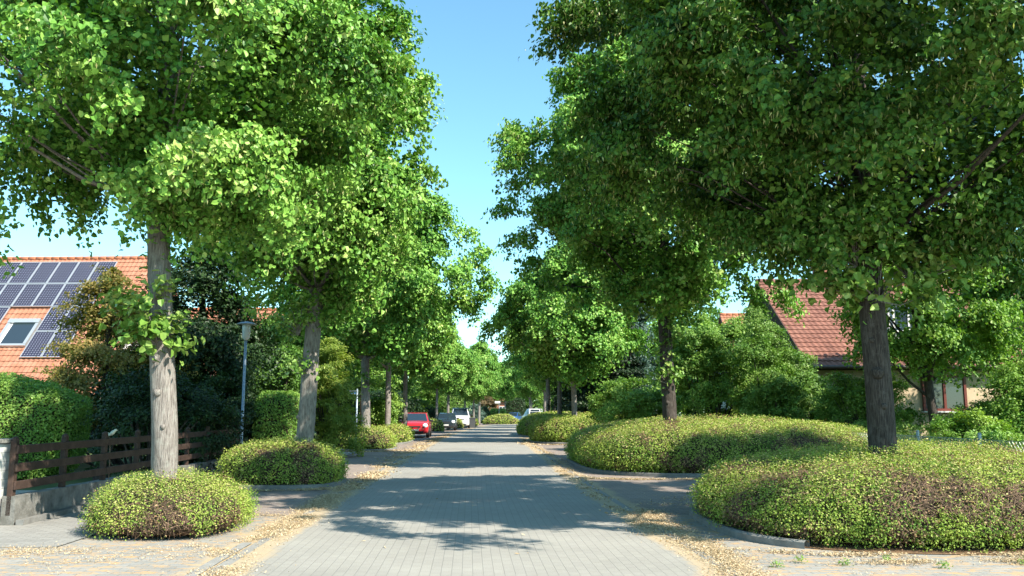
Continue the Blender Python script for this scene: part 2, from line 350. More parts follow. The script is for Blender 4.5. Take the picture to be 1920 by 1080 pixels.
def tree_crown(seed, zb, zt, rxm, rxp, ry, n_clump, n_leaf, leaf, folded=True, bract=0, prof=linden_profile, extra=(), rc=(.45, .9), rym=None, lump=.38, tshift=0, inner=.4, skirt=0, bough=.66, fill=.16, wisps=.16):
    rng = np.random.default_rng(seed)
    th = rng.random(n_clump * 4) * 2 * math.pi; t = rng.random(n_clump * 4)
    keep = rng.random(len(t)) < prof(t) + .05; th, t = th[keep][:n_clump], t[keep][:n_clump]; n = len(t)
    f = rng.random(n) ** inner
    cx, cy = np.cos(th), np.sin(th); rym = rym or ry
    rx = np.where(cx < 0, rxm, rxp); ryy = np.where(cy < 0, rym, ry)
    lumps = 1 + lump * fnoise(np.stack([cx * 2, cy * 2, t * 5], 1), 1.0, seed + 5)
    r = prof(t) * f * np.clip(lumps, .6, 1.3)
    z = zb + t * (zt - zb) - skirt * f ** 2 * (1 - t) ** 2
    C = np.stack([cx * rx * r, cy * ryy * r, z], 1)
    if bough:                                       # gather the clumps into boughs with gaps between them
        nb = max(10, n // 7); ib = rng.choice(n, nb, replace=False, p=(f + .3) / (f + .3).sum()); Bc = C[ib]
        D = np.linalg.norm((C[:, None] - Bc[None]) * [1, 1, 1.25], axis=2); j = D.argmin(1)
        C = Bc[j] + (C - Bc[j]) * bough; C[:, 2] += .12 * (Bc[j][:, 2] - z)
    R = rc[0] + (rc[1] - rc[0]) * rng.random(n); R *= np.where(t > .85, .8, 1)
    if len(extra):
        ex = np.array([e[:3] for e in extra], float); er = np.array([e[3] for e in extra], float)
        C = np.concatenate([C, ex]); R = np.concatenate([R, er])
    nw = int(n * wisps)                              # thin sprays poking out of the outline
    jw = rng.choice(n, nw); Cw = C[jw] * [1.1, 1.1, 1] + rng.normal(size=(nw, 3)) * .3; C = np.concatenate([C, Cw]); R = np.concatenate([R, rc[0] * (.45 + .35 * rng.random(nw))])
    mid = np.array([0, 0, (zb + zt) / 2 - .5])
    ow = nrm((C - mid) * [1, 1, .55])
    V, F, mi, ti = clump_leaves(rng, C, R, ow, n_leaf, leaf, folded, bract, tshift=tshift)
    if fill:                                        # leaves through the inside of the crown
        nf = int(n_leaf * fill); th = rng.random(nf) * 2 * math.pi; t = rng.random(nf); rr = prof(t) * np.sqrt(rng.random(nf)) * .78
        cx, cy = np.cos(th), np.sin(th); P = np.stack([cx * rr * np.where(cx < 0, rxm, rxp), cy * rr * np.where(cy < 0, rym, ry), zb + .1 + t * (zt - zb) * .97], 1)
        k_ = fnoise(P, 1.1 * (zt - zb) / 8, seed + 31) > -.35; P = P[k_]; nf = len(P)
        v, f_, k = leaves_geo(P, nrm(np.array([0, 0, .6]) + rng.normal(size=(nf, 3)) * .6), rng.normal(size=(nf, 3)) - [0, 0, .5], leaf * 1.25 * (.65 + .7 * rng.random(nf)), .85, False)
        F = np.concatenate([F, f_ + len(V)]); V = np.concatenate([V, v]); mi = np.concatenate([mi, np.zeros(len(f_), int)]); ti = np.concatenate([ti, np.clip(.4 + .16 * rng.normal(size=nf), 0, 1)])
    return C, (V, F, mi, ti)

def trunk_mesh(name, rng, pts, rads, C, zmin, nlimb=16, seg=14, root=True, fine=False, knots=()):
    mb = MB(); pts = [Vector(p) for p in pts]
    n = 90 if fine else 14; P = []; R = []
    for i in range(n + 1):
        f = i / n * (len(pts) - 1); k = min(int(f), len(pts) - 2); a = f - k
        p = pts[k].lerp(pts[k + 1], a); r = rads[k] * (1 - a) + rads[k + 1] * a
        if root: r *= 1 + .22 * math.exp(-max(p.z, 0) / .18)
        p = p + Vector((math.sin(p.z * 1.3 + rng.random() * .02), math.cos(p.z * 1.1), 0)) * .015
        P.append(p); R.append(r)
    mb.tube(P, R, 40 if fine else seg, wob=.035 if fine else .05, rng=rng)
    for (kz, ka, kr) in knots:                      # burls and pruned stubs
        i = min(range(len(P)), key=lambda j: abs(P[j].z - kz)); d = Vector((math.cos(ka), math.sin(ka), .15))
        c = P[i]; mb.tube([c + d * R[i] * .75, c + d * (R[i] + kr * .35), c + d * (R[i] + kr * .6)], [kr * 1.05, kr * .8, kr * .3], 12, wob=.12, rng=rng)
    if len(C):
        sel = [c for c in C if c[2] > zmin]
        if sel:
            for j in rng.choice(len(sel), min(nlimb, len(sel)), replace=False):
                c = Vector(sel[j]); hz = max(zmin, c.z - .55 * math.hypot(c.x, c.y) - .4)
                i = min(range(len(P)), key=lambda q: abs(P[q].z - hz)); s = P[i]
                m1 = s.lerp(c, .35) + Vector((0, 0, -.05)); m2 = s.lerp(c, .7) + Vector((rng.normal() * .1, rng.normal() * .1, .1)); r0 = R[i] * (.42 if nlimb < 40 else .26 if rng.random() < .3 else .14)
                mb.tube([s, m1, m2, c], [r0, r0 * .7, r0 * .42, r0 * .15], 7)
    return mb

def make_tree(name, label, loc, seed, mat_leaf, rad=.17, lean=(0, 0), top=None, group=None, crown_kw=None, fine=False, nlimb=16, knots=(), bark_m=None, rz=0, shoots=(), zmin=None, cat='tree', scale=None):
    rng = np.random.default_rng(seed + 100)
    root = thing(name, label, cat, loc, rz, group)
    C, (V, F, mi, tint) = tree_crown(seed, **crown_kw)
    zb, zt = crown_kw['zb'], crown_kw['zt']; tz = zb + (zt - zb) * .8
    lx, ly = lean
    C2 = C.copy(); C2[:, 0] += lx * C2[:, 2] / 4.5; C2[:, 1] += ly * C2[:, 2] / 4.5
    V[:, 0] += lx * V[:, 2] / 4.5 * .6; V[:, 1] += ly * V[:, 2] / 4.5 * .6
    pts = [(0, 0, -.05), (lx * .25, ly * .25, 1.2), (lx * .6, ly * .6, 2.8), (lx, ly, 4.5), (lx * 1.1, ly * 1.1, 6.5), (lx * 1.1, ly * 1.1, tz)]
    pts = [p for p in pts if p[2] <= tz]; 
    if pts[-1][2] < tz: pts.append((lx * 1.1, ly * 1.1, tz))
    rads = [rad * (1 - .17 * min(p[2], 4.5) / 4.5) * (1 - .8 * max(0, (p[2] - 4.5) / max(tz - 4.5, .1))) for p in pts]
    if tz <= 4.5: rads = [rad * (1 - .75 * p[2] / tz) for p in pts]
    tm = trunk_mesh(name, rng, pts, rads, C2, zmin or zb, nlimb, fine=fine, knots=knots)
    tm.build('trunk', bark_m or M_bark, root, smooth=True)
    link('crown', mesh_np('crown', V, F, [mat_leaf, M_bract], mi, tint), root)
    for (c, r, n, sz) in shoots:                     # epicormic shoots round the trunk
        Cn = rng.normal(size=(14, 3)) * np.array(r) * .55 + np.array(c)
        ow = nrm(Cn - np.array([c[0] * .6, c[1] * .6, c[2] - .1])); v, f, m_, ti = clump_leaves(rng, Cn, np.full(len(Cn), .22), ow, n, sz, True, 0, up=.6, tshift=.18)
        so_ = link('leaves', mesh_np('leaves', v, f, [M_linden, M_bract], m_, ti), root)
        tb = MB()
        for q in Cn: tb.tube([(c[0] * .6, c[1] * .6, c[2] - .25), ((c[0] * .6 + q[0]) / 2, (c[1] * .6 + q[1]) / 2, q[2] - .1), tuple(q)], [.012, .008, .004], 5)
        tb.build('shoot_stems', M_bark, so_)
    if scale: root.scale = scale
    return root

def sample_quads(rng, V, F, n):
    a, b, c, d = (V[F[:, i]] for i in range(4)); nn = np.cross(c - a, d - b) * .5; ar = np.linalg.norm(nn, axis=1)
    i = rng.choice(len(F), n, p=ar / ar.sum()); u, v = rng.random((2, n, 1))
    return (a[i] * (1 - u) + b[i] * u) * (1 - v) + (d[i] * (1 - u) + c[i] * u) * v, nrm(nn[i]), ar.sum()

def outline(hx, hy, p, n, shear=0, wav=0, seed=0):
    t = np.linspace(0, 2 * math.pi, n, endpoint=False); c, s = np.cos(t), np.sin(t)
    r = (np.abs(c) ** p + np.abs(s) ** p) ** (-1 / p)
    x, y = hx * c * r, hy * s * r
    if wav:
        k = 1 + wav * np.sin(3 * t + seed) + wav * .6 * np.sin(5 * t + 2 * seed); x, y = x * k, y * k
    return np.stack([x + shear * y, y], 1)

def mound_surface(hx, hy, H, p=3.2, seed=0, shear=0, lump=.05, dome=.22, n=160, side=3.1):
    o = outline(hx, hy, p, n, shear, .02, seed); prof = []
    q = 2 / side
    for s in np.linspace(0, 1, 7)[:-1]: prof.append((.92 + .08 * math.sin(s * math.pi / 2), .2 * H * s))
    for s in np.linspace(0, 1, 44):
        a = s * math.pi / 2; rr = max(math.cos(a), 0) ** q if s < 1 else 0
        prof.append((rr, H * (.2 + (.8 - dome * .5) * max(math.sin(a), 0) ** q + dome * .5 * (1 - rr ** 2))))
    mn = min(hx, hy); V = []
    for (r, z) in prof:
        if r < .9: k = r
        else: k = r
        e = 1 - (1 - k)                                # shrink towards centre evenly
        V.append(np.column_stack([o * e, np.full(n, z)]))
    V = np.concatenate(V); m = len(prof)
    # edge rounding should have about the same width on long and short sides
    nz = fnoise(V, 1.1, seed) * lump * 1.7 + fnoise(V, .3, seed + 3) * lump * .6
    c = np.column_stack([V[:, :2] * .9, np.maximum(V[:, 2] * .0, 0)]); dirn = nrm(V - np.array([0, 0, H * .25]))
    V = V + dirn * nz[:, None] * np.clip(V[:, 2:3] / (.25 * H), .3, 1)
    F = np.array([(i * n + k, i * n + (k + 1) % n, (i + 1) * n + (k + 1) % n, (i + 1) * n + k) for i in range(m - 1) for k in range(n)])
    return V, F, o

def shrub_bed(name, label, cx, cy, hx, hy, H, seed, leaf, dens, shear=-.04, lump=.06, brown=.1, p=3.2, dome=.22, group='clipped shrub beds in the kerbed islands', kerb=True, arc=None, tshift=0, bpos=()):
    rng = np.random.default_rng(seed)
    root = thing(name, label, 'shrub', (cx, cy, .06), 0, group)
    V, F, o = mound_surface(hx, hy, H, p, seed, shear, lump, dome)
    link('twigs', mesh_np('twigs', V * [.965, .965, .95], F, M_body, smooth=True), root)
    P, Nn, area = sample_quads(rng, V, F, 10); n = int(area * dens); P, Nn, _ = sample_quads(rng, V, F, n)
    if Nn[:, 2].mean() < 0: Nn = -Nn
    bz = fnoise(P, .55, seed + 9) + .5 * fnoise(P, .2, seed + 11) + brown + .25 * (P[:, 2] < .2 * H)
    for (bx, by, bzz, br) in bpos:
        bz = np.maximum(bz, 1.6 - 1.1 * np.linalg.norm((P - [bx, by, bzz]) / br, axis=1) + .25 * fnoise(P, .12, seed + 2))
    keep = rng.random(n) > np.clip((bz - .6) * 1.3, 0, .72); P, Nn, bz = P[keep], Nn[keep], bz[keep]; n = len(P)
    hole = (fnoise(P, .10, seed + 14) + .4 * rng.normal(size=n)) < .75; P, Nn, bz = P[hole], Nn[hole], bz[hole]; n = len(P)
    P = P + Nn * (rng.random((n, 1)) ** 3 * .17 - .06) + Nn * (np.maximum(fnoise(P, .11, seed + 8), -.2) * min(.045, leaf * 1.4))[:, None] + rng.normal(size=(n, 3)) * .012
    ln = nrm(Nn * .7 + np.array([0, 0, .55]) + rng.normal(size=(n, 3)) * .55); T = Nn * .8 + rng.normal(size=(n, 3)) * .8
    tint = .53 + .085 * rng.normal(size=n) + .2 * fnoise(P, .22, seed + 4) + .14 * fnoise(P, .9, seed + 6) + tshift
    dry = rng.random(n) < .05 + .26 * np.clip(Nn[:, 2], 0, 1) ** 2
    tint = np.where(dry, .86 + .14 * rng.random(n), np.clip(tint, .25, .86))
    br_ = rng.random(n) < np.clip((bz - .35) * .75, 0, .7); tint = np.where(br_, rng.random(n) * .2, tint)
    v, f, k = leaves_geo(P, ln, T, leaf * (.6 + .8 * rng.random(n)), .62, False)
    link('foliage', mesh_np('foliage', v, f, M_shrub, None, np.repeat(tint, k)), root)
    # bare twigs showing where the leaf has died back
    nt_ = int(area * min(dens, 2500) * .10) if leaf < .05 else 0
    if nt_:
        P, Nn, _ = sample_quads(rng, V, F, nt_ * 3); bz = fnoise(P, .55, seed + 9) + .5 * fnoise(P, .2, seed + 11) + brown + .25 * (P[:, 2] < .2 * H)
        for (bx, by, bzz, br) in bpos: bz = np.maximum(bz, 1.6 - 1.1 * np.linalg.norm((P - [bx, by, bzz]) / br, axis=1))
        k_ = rng.random(len(P)) < np.clip((bz - .2) * 1.3, .10, 1); P, Nn = P[k_], Nn[k_]; m_ = len(P)
        v, f, k = leaves_geo(P + Nn * .01, nrm(Nn + rng.normal(size=(m_, 3)) * .3), rng.normal(size=(m_, 3)) + np.array([0, 0, .3]), .10 + .12 * rng.random(m_), .055, False)
        link('bare_twigs', mesh_np('bare_twigs', v, f, M_twig), root)
    if kerb:
        a = outline(hx - .05, hy - .05, p, 96, shear); b = outline(hx + .07, hy + .07, p, 96, shear); n = 96
        ring = [(a, .0), (a, .08), (a * .3 + b * .7, .09), (b, .07), (b, -.02)]
        Vk = np.concatenate([np.column_stack([q, np.full(n, z)]) for q, z in ring]) + [cx, cy, 0]
        ks = [k for k in range(n) if arc is None or arc[0] <= k * 360 / n <= arc[1]]
        Fk = np.array([(i * n + k, i * n + (k + 1) % n, (i + 1) * n + (k + 1) % n, (i + 1) * n + k) for i in range(4) for k in ks])
        ko = setp(link('kerb', mesh_np('kerb', Vk, Fk, M_kerb, smooth=False)), kind='structure')
        if arc: a = outline(hx - .02, hy - .02, p, 96, shear, .03, seed)
        ve = np.column_stack([a, np.full(n, .008 if arc else .062)]) + [cx, cy, 0]; ve = np.concatenate([ve, [[cx, cy, .07]]])
        fe = np.array([(k, (k + 1) % n, n) for k in range(n)])
        setp(link('soil', mesh_np('soil', ve, fe, M_soil)), kind='structure')
    return root

def bush(name, label, loc, lobes, n_leaf, leaf, m, seed, cat='bush', group=None, stems=True, folded=False, core=True, rc=.5, nper=14, stem_m=None, tshift=0, wid=.75):
    """natural shrub: lobes = (x, y, z, rx, ry, rz) local ellipsoids covered in leafy clumps"""
    rng = np.random.default_rng(seed); root = thing(name, label, cat, loc, 0, group); C = []; R = []; OW = []
    for (x, y, z, rx, ry, rz) in lobes:
        k = max(6, int(nper * (rx * rz + ry * rz + rx * ry))); d = rand_dirs(rng, k); d[:, 2] = np.where(d[:, 2] < -.35, -d[:, 2], d[:, 2])
        f = .6 + .45 * rng.random(k) ** .7; f *= 1 + .18 * fnoise(d, .5, seed + 1)
        C.append(np.array([x, y, z]) + d * f[:, None] * [rx, ry, rz]); R.append(rc * (.45 + .6 * rng.random(k)) * min(1, (rx + rz) / 1.6)); OW.append(d)
    C, R, OW = np.concatenate(C), np.concatenate(R), np.concatenate(OW)
    C[:, 2] = np.maximum(C[:, 2], .12)
    V, F, mi, tint = clump_leaves(rng, C, R, OW, n_leaf, leaf, folded, 0, ctint=.35, wid=wid, tshift=tshift)
    V[:, 2] = np.maximum(V[:, 2], .01)
    link('foliage', mesh_np('foliage', V, F, [m], None, tint), root)
    if stems:
        mb = MB()
        for j in rng.choice(len(C), min(len(C), 26), replace=False):
            c = Vector(C[j]); s = Vector((c.x * .18 + rng.normal() * .06, c.y * .18 + rng.normal() * .06, -.03))
            mb.tube([s, s.lerp(c, .5) + Vector((0, 0, .15)), c], [.035, .022, .008], 6)
        mb.build('stems', stem_m or M_bark_dark, root, smooth=True)
    return root

def hedge(name, label, loc, size, n_leaf, leaf, m, seed, cat='hedge', rz=0, round_=.12, group=None, lump=.05, p=6, tshift=0):
    """clipped hedge block: dense leaf skin over a twiggy core"""
    rng = np.random.default_rng(seed); root = thing(name, label, cat, loc, rz, group)
    V, F, _ = mound_surface(size[0] / 2, size[1] / 2, size[2], p, seed, 0, lump, .04 if p > 4 else .3, side=8 if p > 4 else 2.2)
    link('stems', mesh_np('stems', V * [.93, .93, .965], F, M_body, smooth=True), root)
    P, Nn, _ = sample_quads(rng, V, F, n_leaf)
    if Nn[:, 2].mean() < 0: Nn = -Nn
    P = P + Nn * (rng.random((n_leaf, 1)) * .16 - .11); ln = nrm(Nn * .8 + np.array([0, 0, .4]) + rng.normal(size=(n_leaf, 3)) * .6)
    tint = np.clip(.5 + tshift + .18 * rng.normal(size=n_leaf) + .18 * fnoise(P, .5, seed), 0, 1)
    v, f, k = leaves_geo(P, ln, Nn + rng.normal(size=(n_leaf, 3)), leaf * (.6 + .8 * rng.random(n_leaf)), .75, False)
    link('foliage', mesh_np('foliage', v, f, m, None, np.repeat(tint, k)), root)
    return root

# ------------------------------------------------------------------ ground, road, paving
CL = [(-12, .3), (0, .0), (8, -.3), (12, -.6), (20, -.93), (32, -1.27), (47, -1.72), (67, -1.75), (85, -1.3), (103, -.4), (123, 1.2), (150, 4.2), (190, 10)]
_cy = np.array([c[0] for c in CL], float); _cx = np.array([c[1] for c in CL], float)
def centre(y):                                          # smoothed centre line of the street
    return sum(np.interp(y + d, _cy, _cx) for d in (-6, -3, 0, 3, 6)) / 5
def strip(name, l, r, z, m, y0=-12, y1=190, nx=1, kind='structure'):
    ys = np.linspace(y0, y1, 160); cx = centre(ys); V = []; uv = []
    for k in range(nx + 1):
        x = l + (r - l) * k / nx; V.append(np.column_stack([cx + x, ys, np.full(len(ys), z)])); uv.append(np.column_stack([np.full(len(ys), x), ys]))
    V = np.concatenate(V); uv = np.concatenate(uv); n = len(ys)
    F = np.array([(k * n + i, (k + 1) * n + i, (k + 1) * n + i + 1, k * n + i + 1) for k in range(nx) for i in range(n - 1)])
    return setp(link(name, mesh_np(name, V, F, m, uv=uv)), kind=kind)
g = MB(); g.add([(-900, -200, -.05), (900, -200, -.05), (900, 1500, -.05), (-900, 1500, -.05)], [(0, 1, 2, 3)])
setp(g.build('ground', M_ground), kind='structure')
strip('road', -2.4, 2.4, 0.004, M_road)
strip('gutter', -2.52, -2.402, 0.0, M_strip); strip('gutter', 2.402, 2.52, 0.0, M_strip)
strip('parking_bay', -4.55, -2.522, 0.0, M_bay, 12.9); strip('parking_bay', 2.522, 4.9, 0.0, M_bay, 13)
strip('driveway', -9, -2.522, 0.0, M_drive, y1=9.9)
strip('pavement', -4.671, -2.522, -.004, M_drive, 9.9, 12.9)
strip('driveway', 2.522, 12, 0.0, M_drive, y1=13)
strip('kerb', -4.67, -4.552, .012, M_strip, 12.9); strip('kerb', -2.66, -2.54, .010, M_strip, y0=-5, y1=10.2)
strip('pavement', -7.6, -4.672, 0.004, M_walk, 9.9)
strip('pavement', 4.9, 6.2, 0.0, M_walk, 13)

# ------------------------------------------------------------------ the clipped beds in the kerbed islands
G_AV = 'linden trees lining the street'
shrub_bed('clipped_shrub', 'rounded clipped shrub nearest the camera at left, with a reddish dead patch', -4.44, 11.5, .88, 1.2, .54, 11, .023, 11000, kerb=False, brown=.22, bpos=[(-1.0, -.75, .3, .32), (.15, -1.2, .45, .3), (.5, -.95, .6, .22)], dome=.3, p=3)
shrub_bed('clipped_shrub', 'clipped shrub around the leaning linden, behind the rounded shrub nearest the camera at left', -4.85, 18.5, 1.2, 1.35, .80, 12, .036, 4200, brown=.12, p=3.2)
shrub_bed('clipped_shrub', 'low clipped shrub below the blue sign post with a brown dead corner', -6.0, 35.2, 1.22, 1.6, .78, 13, .052, 1500, bpos=[(1.0, -1.12, .45, .24)])
shrub_bed('clipped_shrub', 'long low clipped shrub bed just in front of the red car', -6.1, 44.0, .95, 3.4, .80, 14, .075, 700)
shrub_bed('clipped_shrub', 'small clipped shrub between the red car and the dark car', -6.0, 66, .75, 1.8, .9, 15, .10, 350)
shrub_bed('clipped_shrub', 'small clipped shrub between the dark car and the white truck', -5.2, 79.5, .65, 1.4, .85, 16, .12, 260)
shrub_bed('clipped_shrub', 'domed clipped shrub on the island where the street bends at its far end', -1.35, 107, 2.25, 2.2, 1.15, 17, .13, 240, dome=.8, shear=0, p=2.6, tshift=.1)
shrub_bed('clipped_shrub', 'big sprawling clipped bed around the nearest trunk at right, dead brown twigs in front', 5.75, 11.75, 3.1, 2.35, .90, 21, .025, 7800, arc=(110, 222), brown=.28, p=3.4, dome=.3, bpos=[(.9, -2.4, .45, .5), (1.9, -2.4, .3, .8), (-.2, -2.3, .5, .35), (2.4, -1.6, .8, .5)], lump=.09)
shrub_bed('clipped_shrub', 'long clipped bed at right around the second trunk, partly in deep shade', 5.75, 24.9, 3.95, 4.6, 1.2, 22, .042, 2500, brown=.15, p=3.8, bpos=[(1.2, -4.5, .35, .9)], lump=.07, dome=.15)
shrub_bed('clipped_shrub', 'clipped bed beyond the long shaded one at right, ahead of the dark conifers', 3.85, 44.6, 2.85, 3.6, 1.3, 23, .062, 1300, dome=.2)
shrub_bed('clipped_shrub', 'shaded clipped bed farthest along the right side, hiding the foot of the white truck', 2.9, 57, 2.4, 6.0, 1.35, 24, .10, 420, dome=.2)
shrub_bed('clipped_shrub', 'tiny far clipped shrub beside the wheelie bin', -4.4, 93, .7, 1.8, .8, 18, .14, 200)

# ------------------------------------------------------------------ avenue lindens
def P0(u, Y): return ((u - 960) / FPX * Y * 1.0 + 0, Y, 0)
K = dict
make_tree('linden_tree', 'nearest linden at left, pale trunk with a tuft of big leaves at mid height', (-4.55, 11.5, 0), 3, M_linden_far, .172, (-.33, 0), group=G_AV, fine=True, nlimb=60,
    crown_kw=K(zb=4.3, zt=11.5, rxm=3.7, rxp=2.9, ry=3.4, extra=[(-2.6, -.3, 3.9, .5), (-3.3, .2, 3.8, .5), (-2.0, -.8, 4.0, .5), (-3.0, -1.0, 4.2, .5), (1.7, -.5, 4.1, .5)], n_clump=560, n_leaf=215000, leaf=.069, bract=.12, rc=(.24, .55), skirt=.25),
    knots=((1.75, -1.7, .06), (1.3, -1.3, .04), (2.15, -1.9, .05)), shoots=(((-.28, -.25, 2.65), (.52, .3, .38), 620, .105),))
make_tree('linden_tree', 'leaning linden rising from the second clipped shrub at left, trunk tilted to the right', (-4.47, 18.4, 0), 4, M_linden_far, .19, (.26, 0), group=G_AV, fine=True, nlimb=55,
    crown_kw=K(zb=4.1, zt=11.5, rxm=3.1, rxp=2.25, ry=3.2, n_clump=420, n_leaf=115000, leaf=.088, bract=.10, rc=(.28, .6), skirt=.4),
    knots=((.95, -2.6, .08), (1.35, -2.7, .06), (2.3, -2.2, .05)), shoots=(((-.02, -.22, 2.55), (.3, .2, .25), 90, .09), ((-.2, -.2, 3.4), (.4, .3, .3), 240, .09)))
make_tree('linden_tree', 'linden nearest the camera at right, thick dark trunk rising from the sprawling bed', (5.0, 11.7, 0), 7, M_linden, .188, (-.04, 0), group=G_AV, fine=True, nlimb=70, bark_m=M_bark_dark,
    crown_kw=K(zb=3.75, zt=9.6, rxm=4.35, rxp=5.0, ry=4.0, rym=4.3, prof=top_heavy, tshift=-.15, n_clump=540, n_leaf=245000, leaf=.071, bract=.26, rc=(.24, .54), bough=.6, wisps=.26, fill=.10, inner=.42),  # tint shifted down to paint in the crown's shaded side
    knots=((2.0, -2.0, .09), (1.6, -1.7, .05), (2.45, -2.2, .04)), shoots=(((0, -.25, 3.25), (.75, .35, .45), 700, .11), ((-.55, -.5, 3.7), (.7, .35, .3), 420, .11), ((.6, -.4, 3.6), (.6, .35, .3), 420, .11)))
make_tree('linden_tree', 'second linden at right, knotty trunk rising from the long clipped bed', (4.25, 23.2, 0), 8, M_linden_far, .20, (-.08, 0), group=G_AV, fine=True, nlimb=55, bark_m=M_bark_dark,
    crown_kw=K(zb=4.4, zt=13.7, extra=[(2.2, -.5, 4.7, .6), (3.0, -.6, 4.6, .6), (-2.4, -.3, 4.6, .5), (-3.0, .2, 5.0, .5), (-4.0, 0, 7.8, .55), (-4.25, .2, 7.1, .5), (-3.8, .3, 6.3, .6), (-3.9, -.3, 8.7, .5), (-3.5, 0, 5.6, .5), (-3.3, -.5, 6.6, .6)], rxm=3.75, rxp=4.2, ry=4.0, n_clump=560, n_leaf=160000, leaf=.095, bract=.12, rc=(.3, .62)),
    knots=((1.7, -2.0, .06), (2.1, -2.2, .05), (2.7, -2.0, .05)), shoots=(((0, -.22, 3.3), (.3, .25, .8), 240, .10), ((-.1, -.3, 2.5), (.3, .25, .2), 120, .10)))
L3 = make_tree('linden_tree', 'third linden at left, pale lower trunk right beside the blue sign post', (-5.95, 35.2, 0), 5, M_linden_far, .19, (-.1, 0), group=G_AV, nlimb=16,
    crown_kw=K(zb=3.7, zt=12.4, rxm=3.4, rxp=4.0, ry=3.6, n_clump=430, n_leaf=80000, leaf=.125, rc=(.34, .68),
               extra=[(4.2, -.5, 7.6, .8), (4.6, .4, 8.2, .7), (4.9, 0, 7.0, .6), (3.9, .5, 9, .8), (3.6, 0, 6.3, .7)]),
    shoots=(((0, -.2, 2.7), (.45, .3, .45), 160, .12),))
R3 = make_tree('linden_tree', 'linden at right in front of the dark conifers, slim pinkish trunk', (3.12, 43.4, 0), 9, M_linden_far, .15, (0, 0), group=G_AV, nlimb=14,
    crown_kw=K(zb=3.4, zt=10.8, rxm=3.45, rxp=3.4, ry=3.4, n_clump=400, n_leaf=75000, leaf=.135, rc=(.34, .68)))
LA = make_tree('linden_tree', 'fourth linden at left, dark slim trunk just left of the one hiding the red car', (-6.25, 43.2, 0), 6, M_linden_far, .155, (.05, 0), group=G_AV, nlimb=12,
    crown_kw=K(zb=3.9, zt=10.6, rxm=2.7, rxp=2.6, ry=2.8, n_clump=280, n_leaf=46000, leaf=.14, rc=(.34, .68)))
LB = make_tree('linden_tree', 'fifth linden at left, pale trunk standing directly in front of the red car', (-5.78, 46.6, 0), 16, M_linden_far, .125, (.0, 0), group=G_AV, nlimb=12,
    crown_kw=K(zb=4.1, zt=9.6, rxm=2.6, rxp=2.6, ry=2.7, n_clump=270, n_leaf=44000, leaf=.14, rc=(.34, .68)))
far = [  # (x, y, source, scale, label)
 (-5.85, 67.0, LB, .9, 'linden at left rising between the red car and the dark car'),
 (-5.65, 76.5, LA, .82, 'linden at left standing just behind the dark car'),
 (-4.95, 91.0, LB, .85, 'linden at left standing behind the white pickup truck'),
 (-3.75, 84.5, LB, .72, 'linden at left directly behind the wheelie bin'),
 (-3.9, 103, LA, .95, 'far linden at left beside the blue-green conifer'),
 (-1.0, 127, LB, .95, 'far linden behind the domed island shrub, near the orange house'),
 (2.5, 60.5, LA, 1.0, 'linden at right with the pale trunk left of the dark conifers'),
 (2.85, 51.5, LA, .98, 'linden at right with the black shaded trunk between two pale ones'),
 (3.05, 71, LB, 1.02, 'far linden at right just behind the pale trunk'),
 (3.2, 84, LA, .95, 'far linden at right beside the parked silver car'),
 (2.4, 116, LA, .9, 'far linden at right just past the white truck seen from behind'),
 (4.7, 94.5, LB, .9, 'far linden at right over the white truck seen from behind'),
 (-2.9, 142, LB, .95, 'far pale-trunked linden where the street vanishes, left one'),
 (3.2, 140, LB, .95, 'far linden beyond the blue car where the street vanishes'),
]
for i, (x, y, src, s, lab) in enumerate(far):
    copy_thing(src, (x, y, 0), 1.1 + i * 1.9, lab, G_AV, (s, s, s))

# ------------------------------------------------------------------ roofs and houses
def tile_mat(name, c0, c1, c2, roww=.34, colw=.22, dark=.35):
    def f(t, b):
        uv = N(t, 'ShaderNodeUVMap'); n = N(t, 'ShaderNodeTexNoise', i_Scale=1.3, i_Detail=7.0, i_Roughness=.7); t.links.new(uv.outputs[0], n.inputs['Vector'])
        r = ramp(t, [(.3, c0), (.5, c1), (.72, c2)]); t.links.new(n.outputs[0], r.inputs[0])
        br = N(t, 'ShaderNodeTexBrick', i_Scale=1.0); br.offset = 0; br.inputs['Brick Width'].default_value = colw; br.inputs['Row Height'].default_value = roww
        br.inputs['Color1'].default_value = (.88, .88, .88, 1); br.inputs['Color2'].default_value = (1.1, 1.1, 1.1, 1); br.inputs['Mortar'].default_value = (.7, .7, .7, 1); br.inputs['Mortar Size'].default_value = .008
        t.links.new(uv.outputs[0], br.inputs['Vector'])
        m1 = N(t, 'ShaderNodeMix', data_type='RGBA', blend_type='MULTIPLY'); m1.inputs[0].default_value = 1
        t.links.new(r.outputs[0], m1.inputs[6]); t.links.new(br.outputs[0], m1.inputs[7]); t.links.new(m1.outputs[2], b.inputs['Base Color'])
    return mat(name, rough=.8, spec=.25, build=f)
M_tile_o = tile_mat('orange_roof_tile', (.33, .13, .075), (.42, .18, .11), (.49, .24, .165))
M_tile_b = tile_mat('brown_roof_tile', (.17, .075, .055), (.24, .105, .075), (.31, .15, .11))
M_white = noise_mat('white_render', [(.3, (.62, .61, .58)), (.7, (.72, .71, .68))], 3, .9, .1)
M_cream = noise_mat('cream_render', [(.3, (.52, .40, .27)), (.7, (.64, .50, .35))], 3, .9, .15)
M_glass = mat('window_glass', (.03, .045, .06), .05, 0, .8)
M_frame_r = mat('red_brown_frame', (.16, .035, .025), .45)
M_frame_w = mat('white_frame', (.75, .75, .74), .4)
M_alu = mat('aluminium', (.62, .63, .64), .35, .6)
M_woodd = noise_mat('stained_wood', [(.3, (.032, .019, .014)), (.7, (.080, .048, .037))], 6, .7, .3, 40, stretch=(1, 1, 1))
M_black0 = mat('dark_gutter', (.09, .06, .05), .5)
M_brick = noise_mat('chimney_brick', [(.3, (.3, .12, .08)), (.7, (.42, .2, .13))], 8, .9, .3)

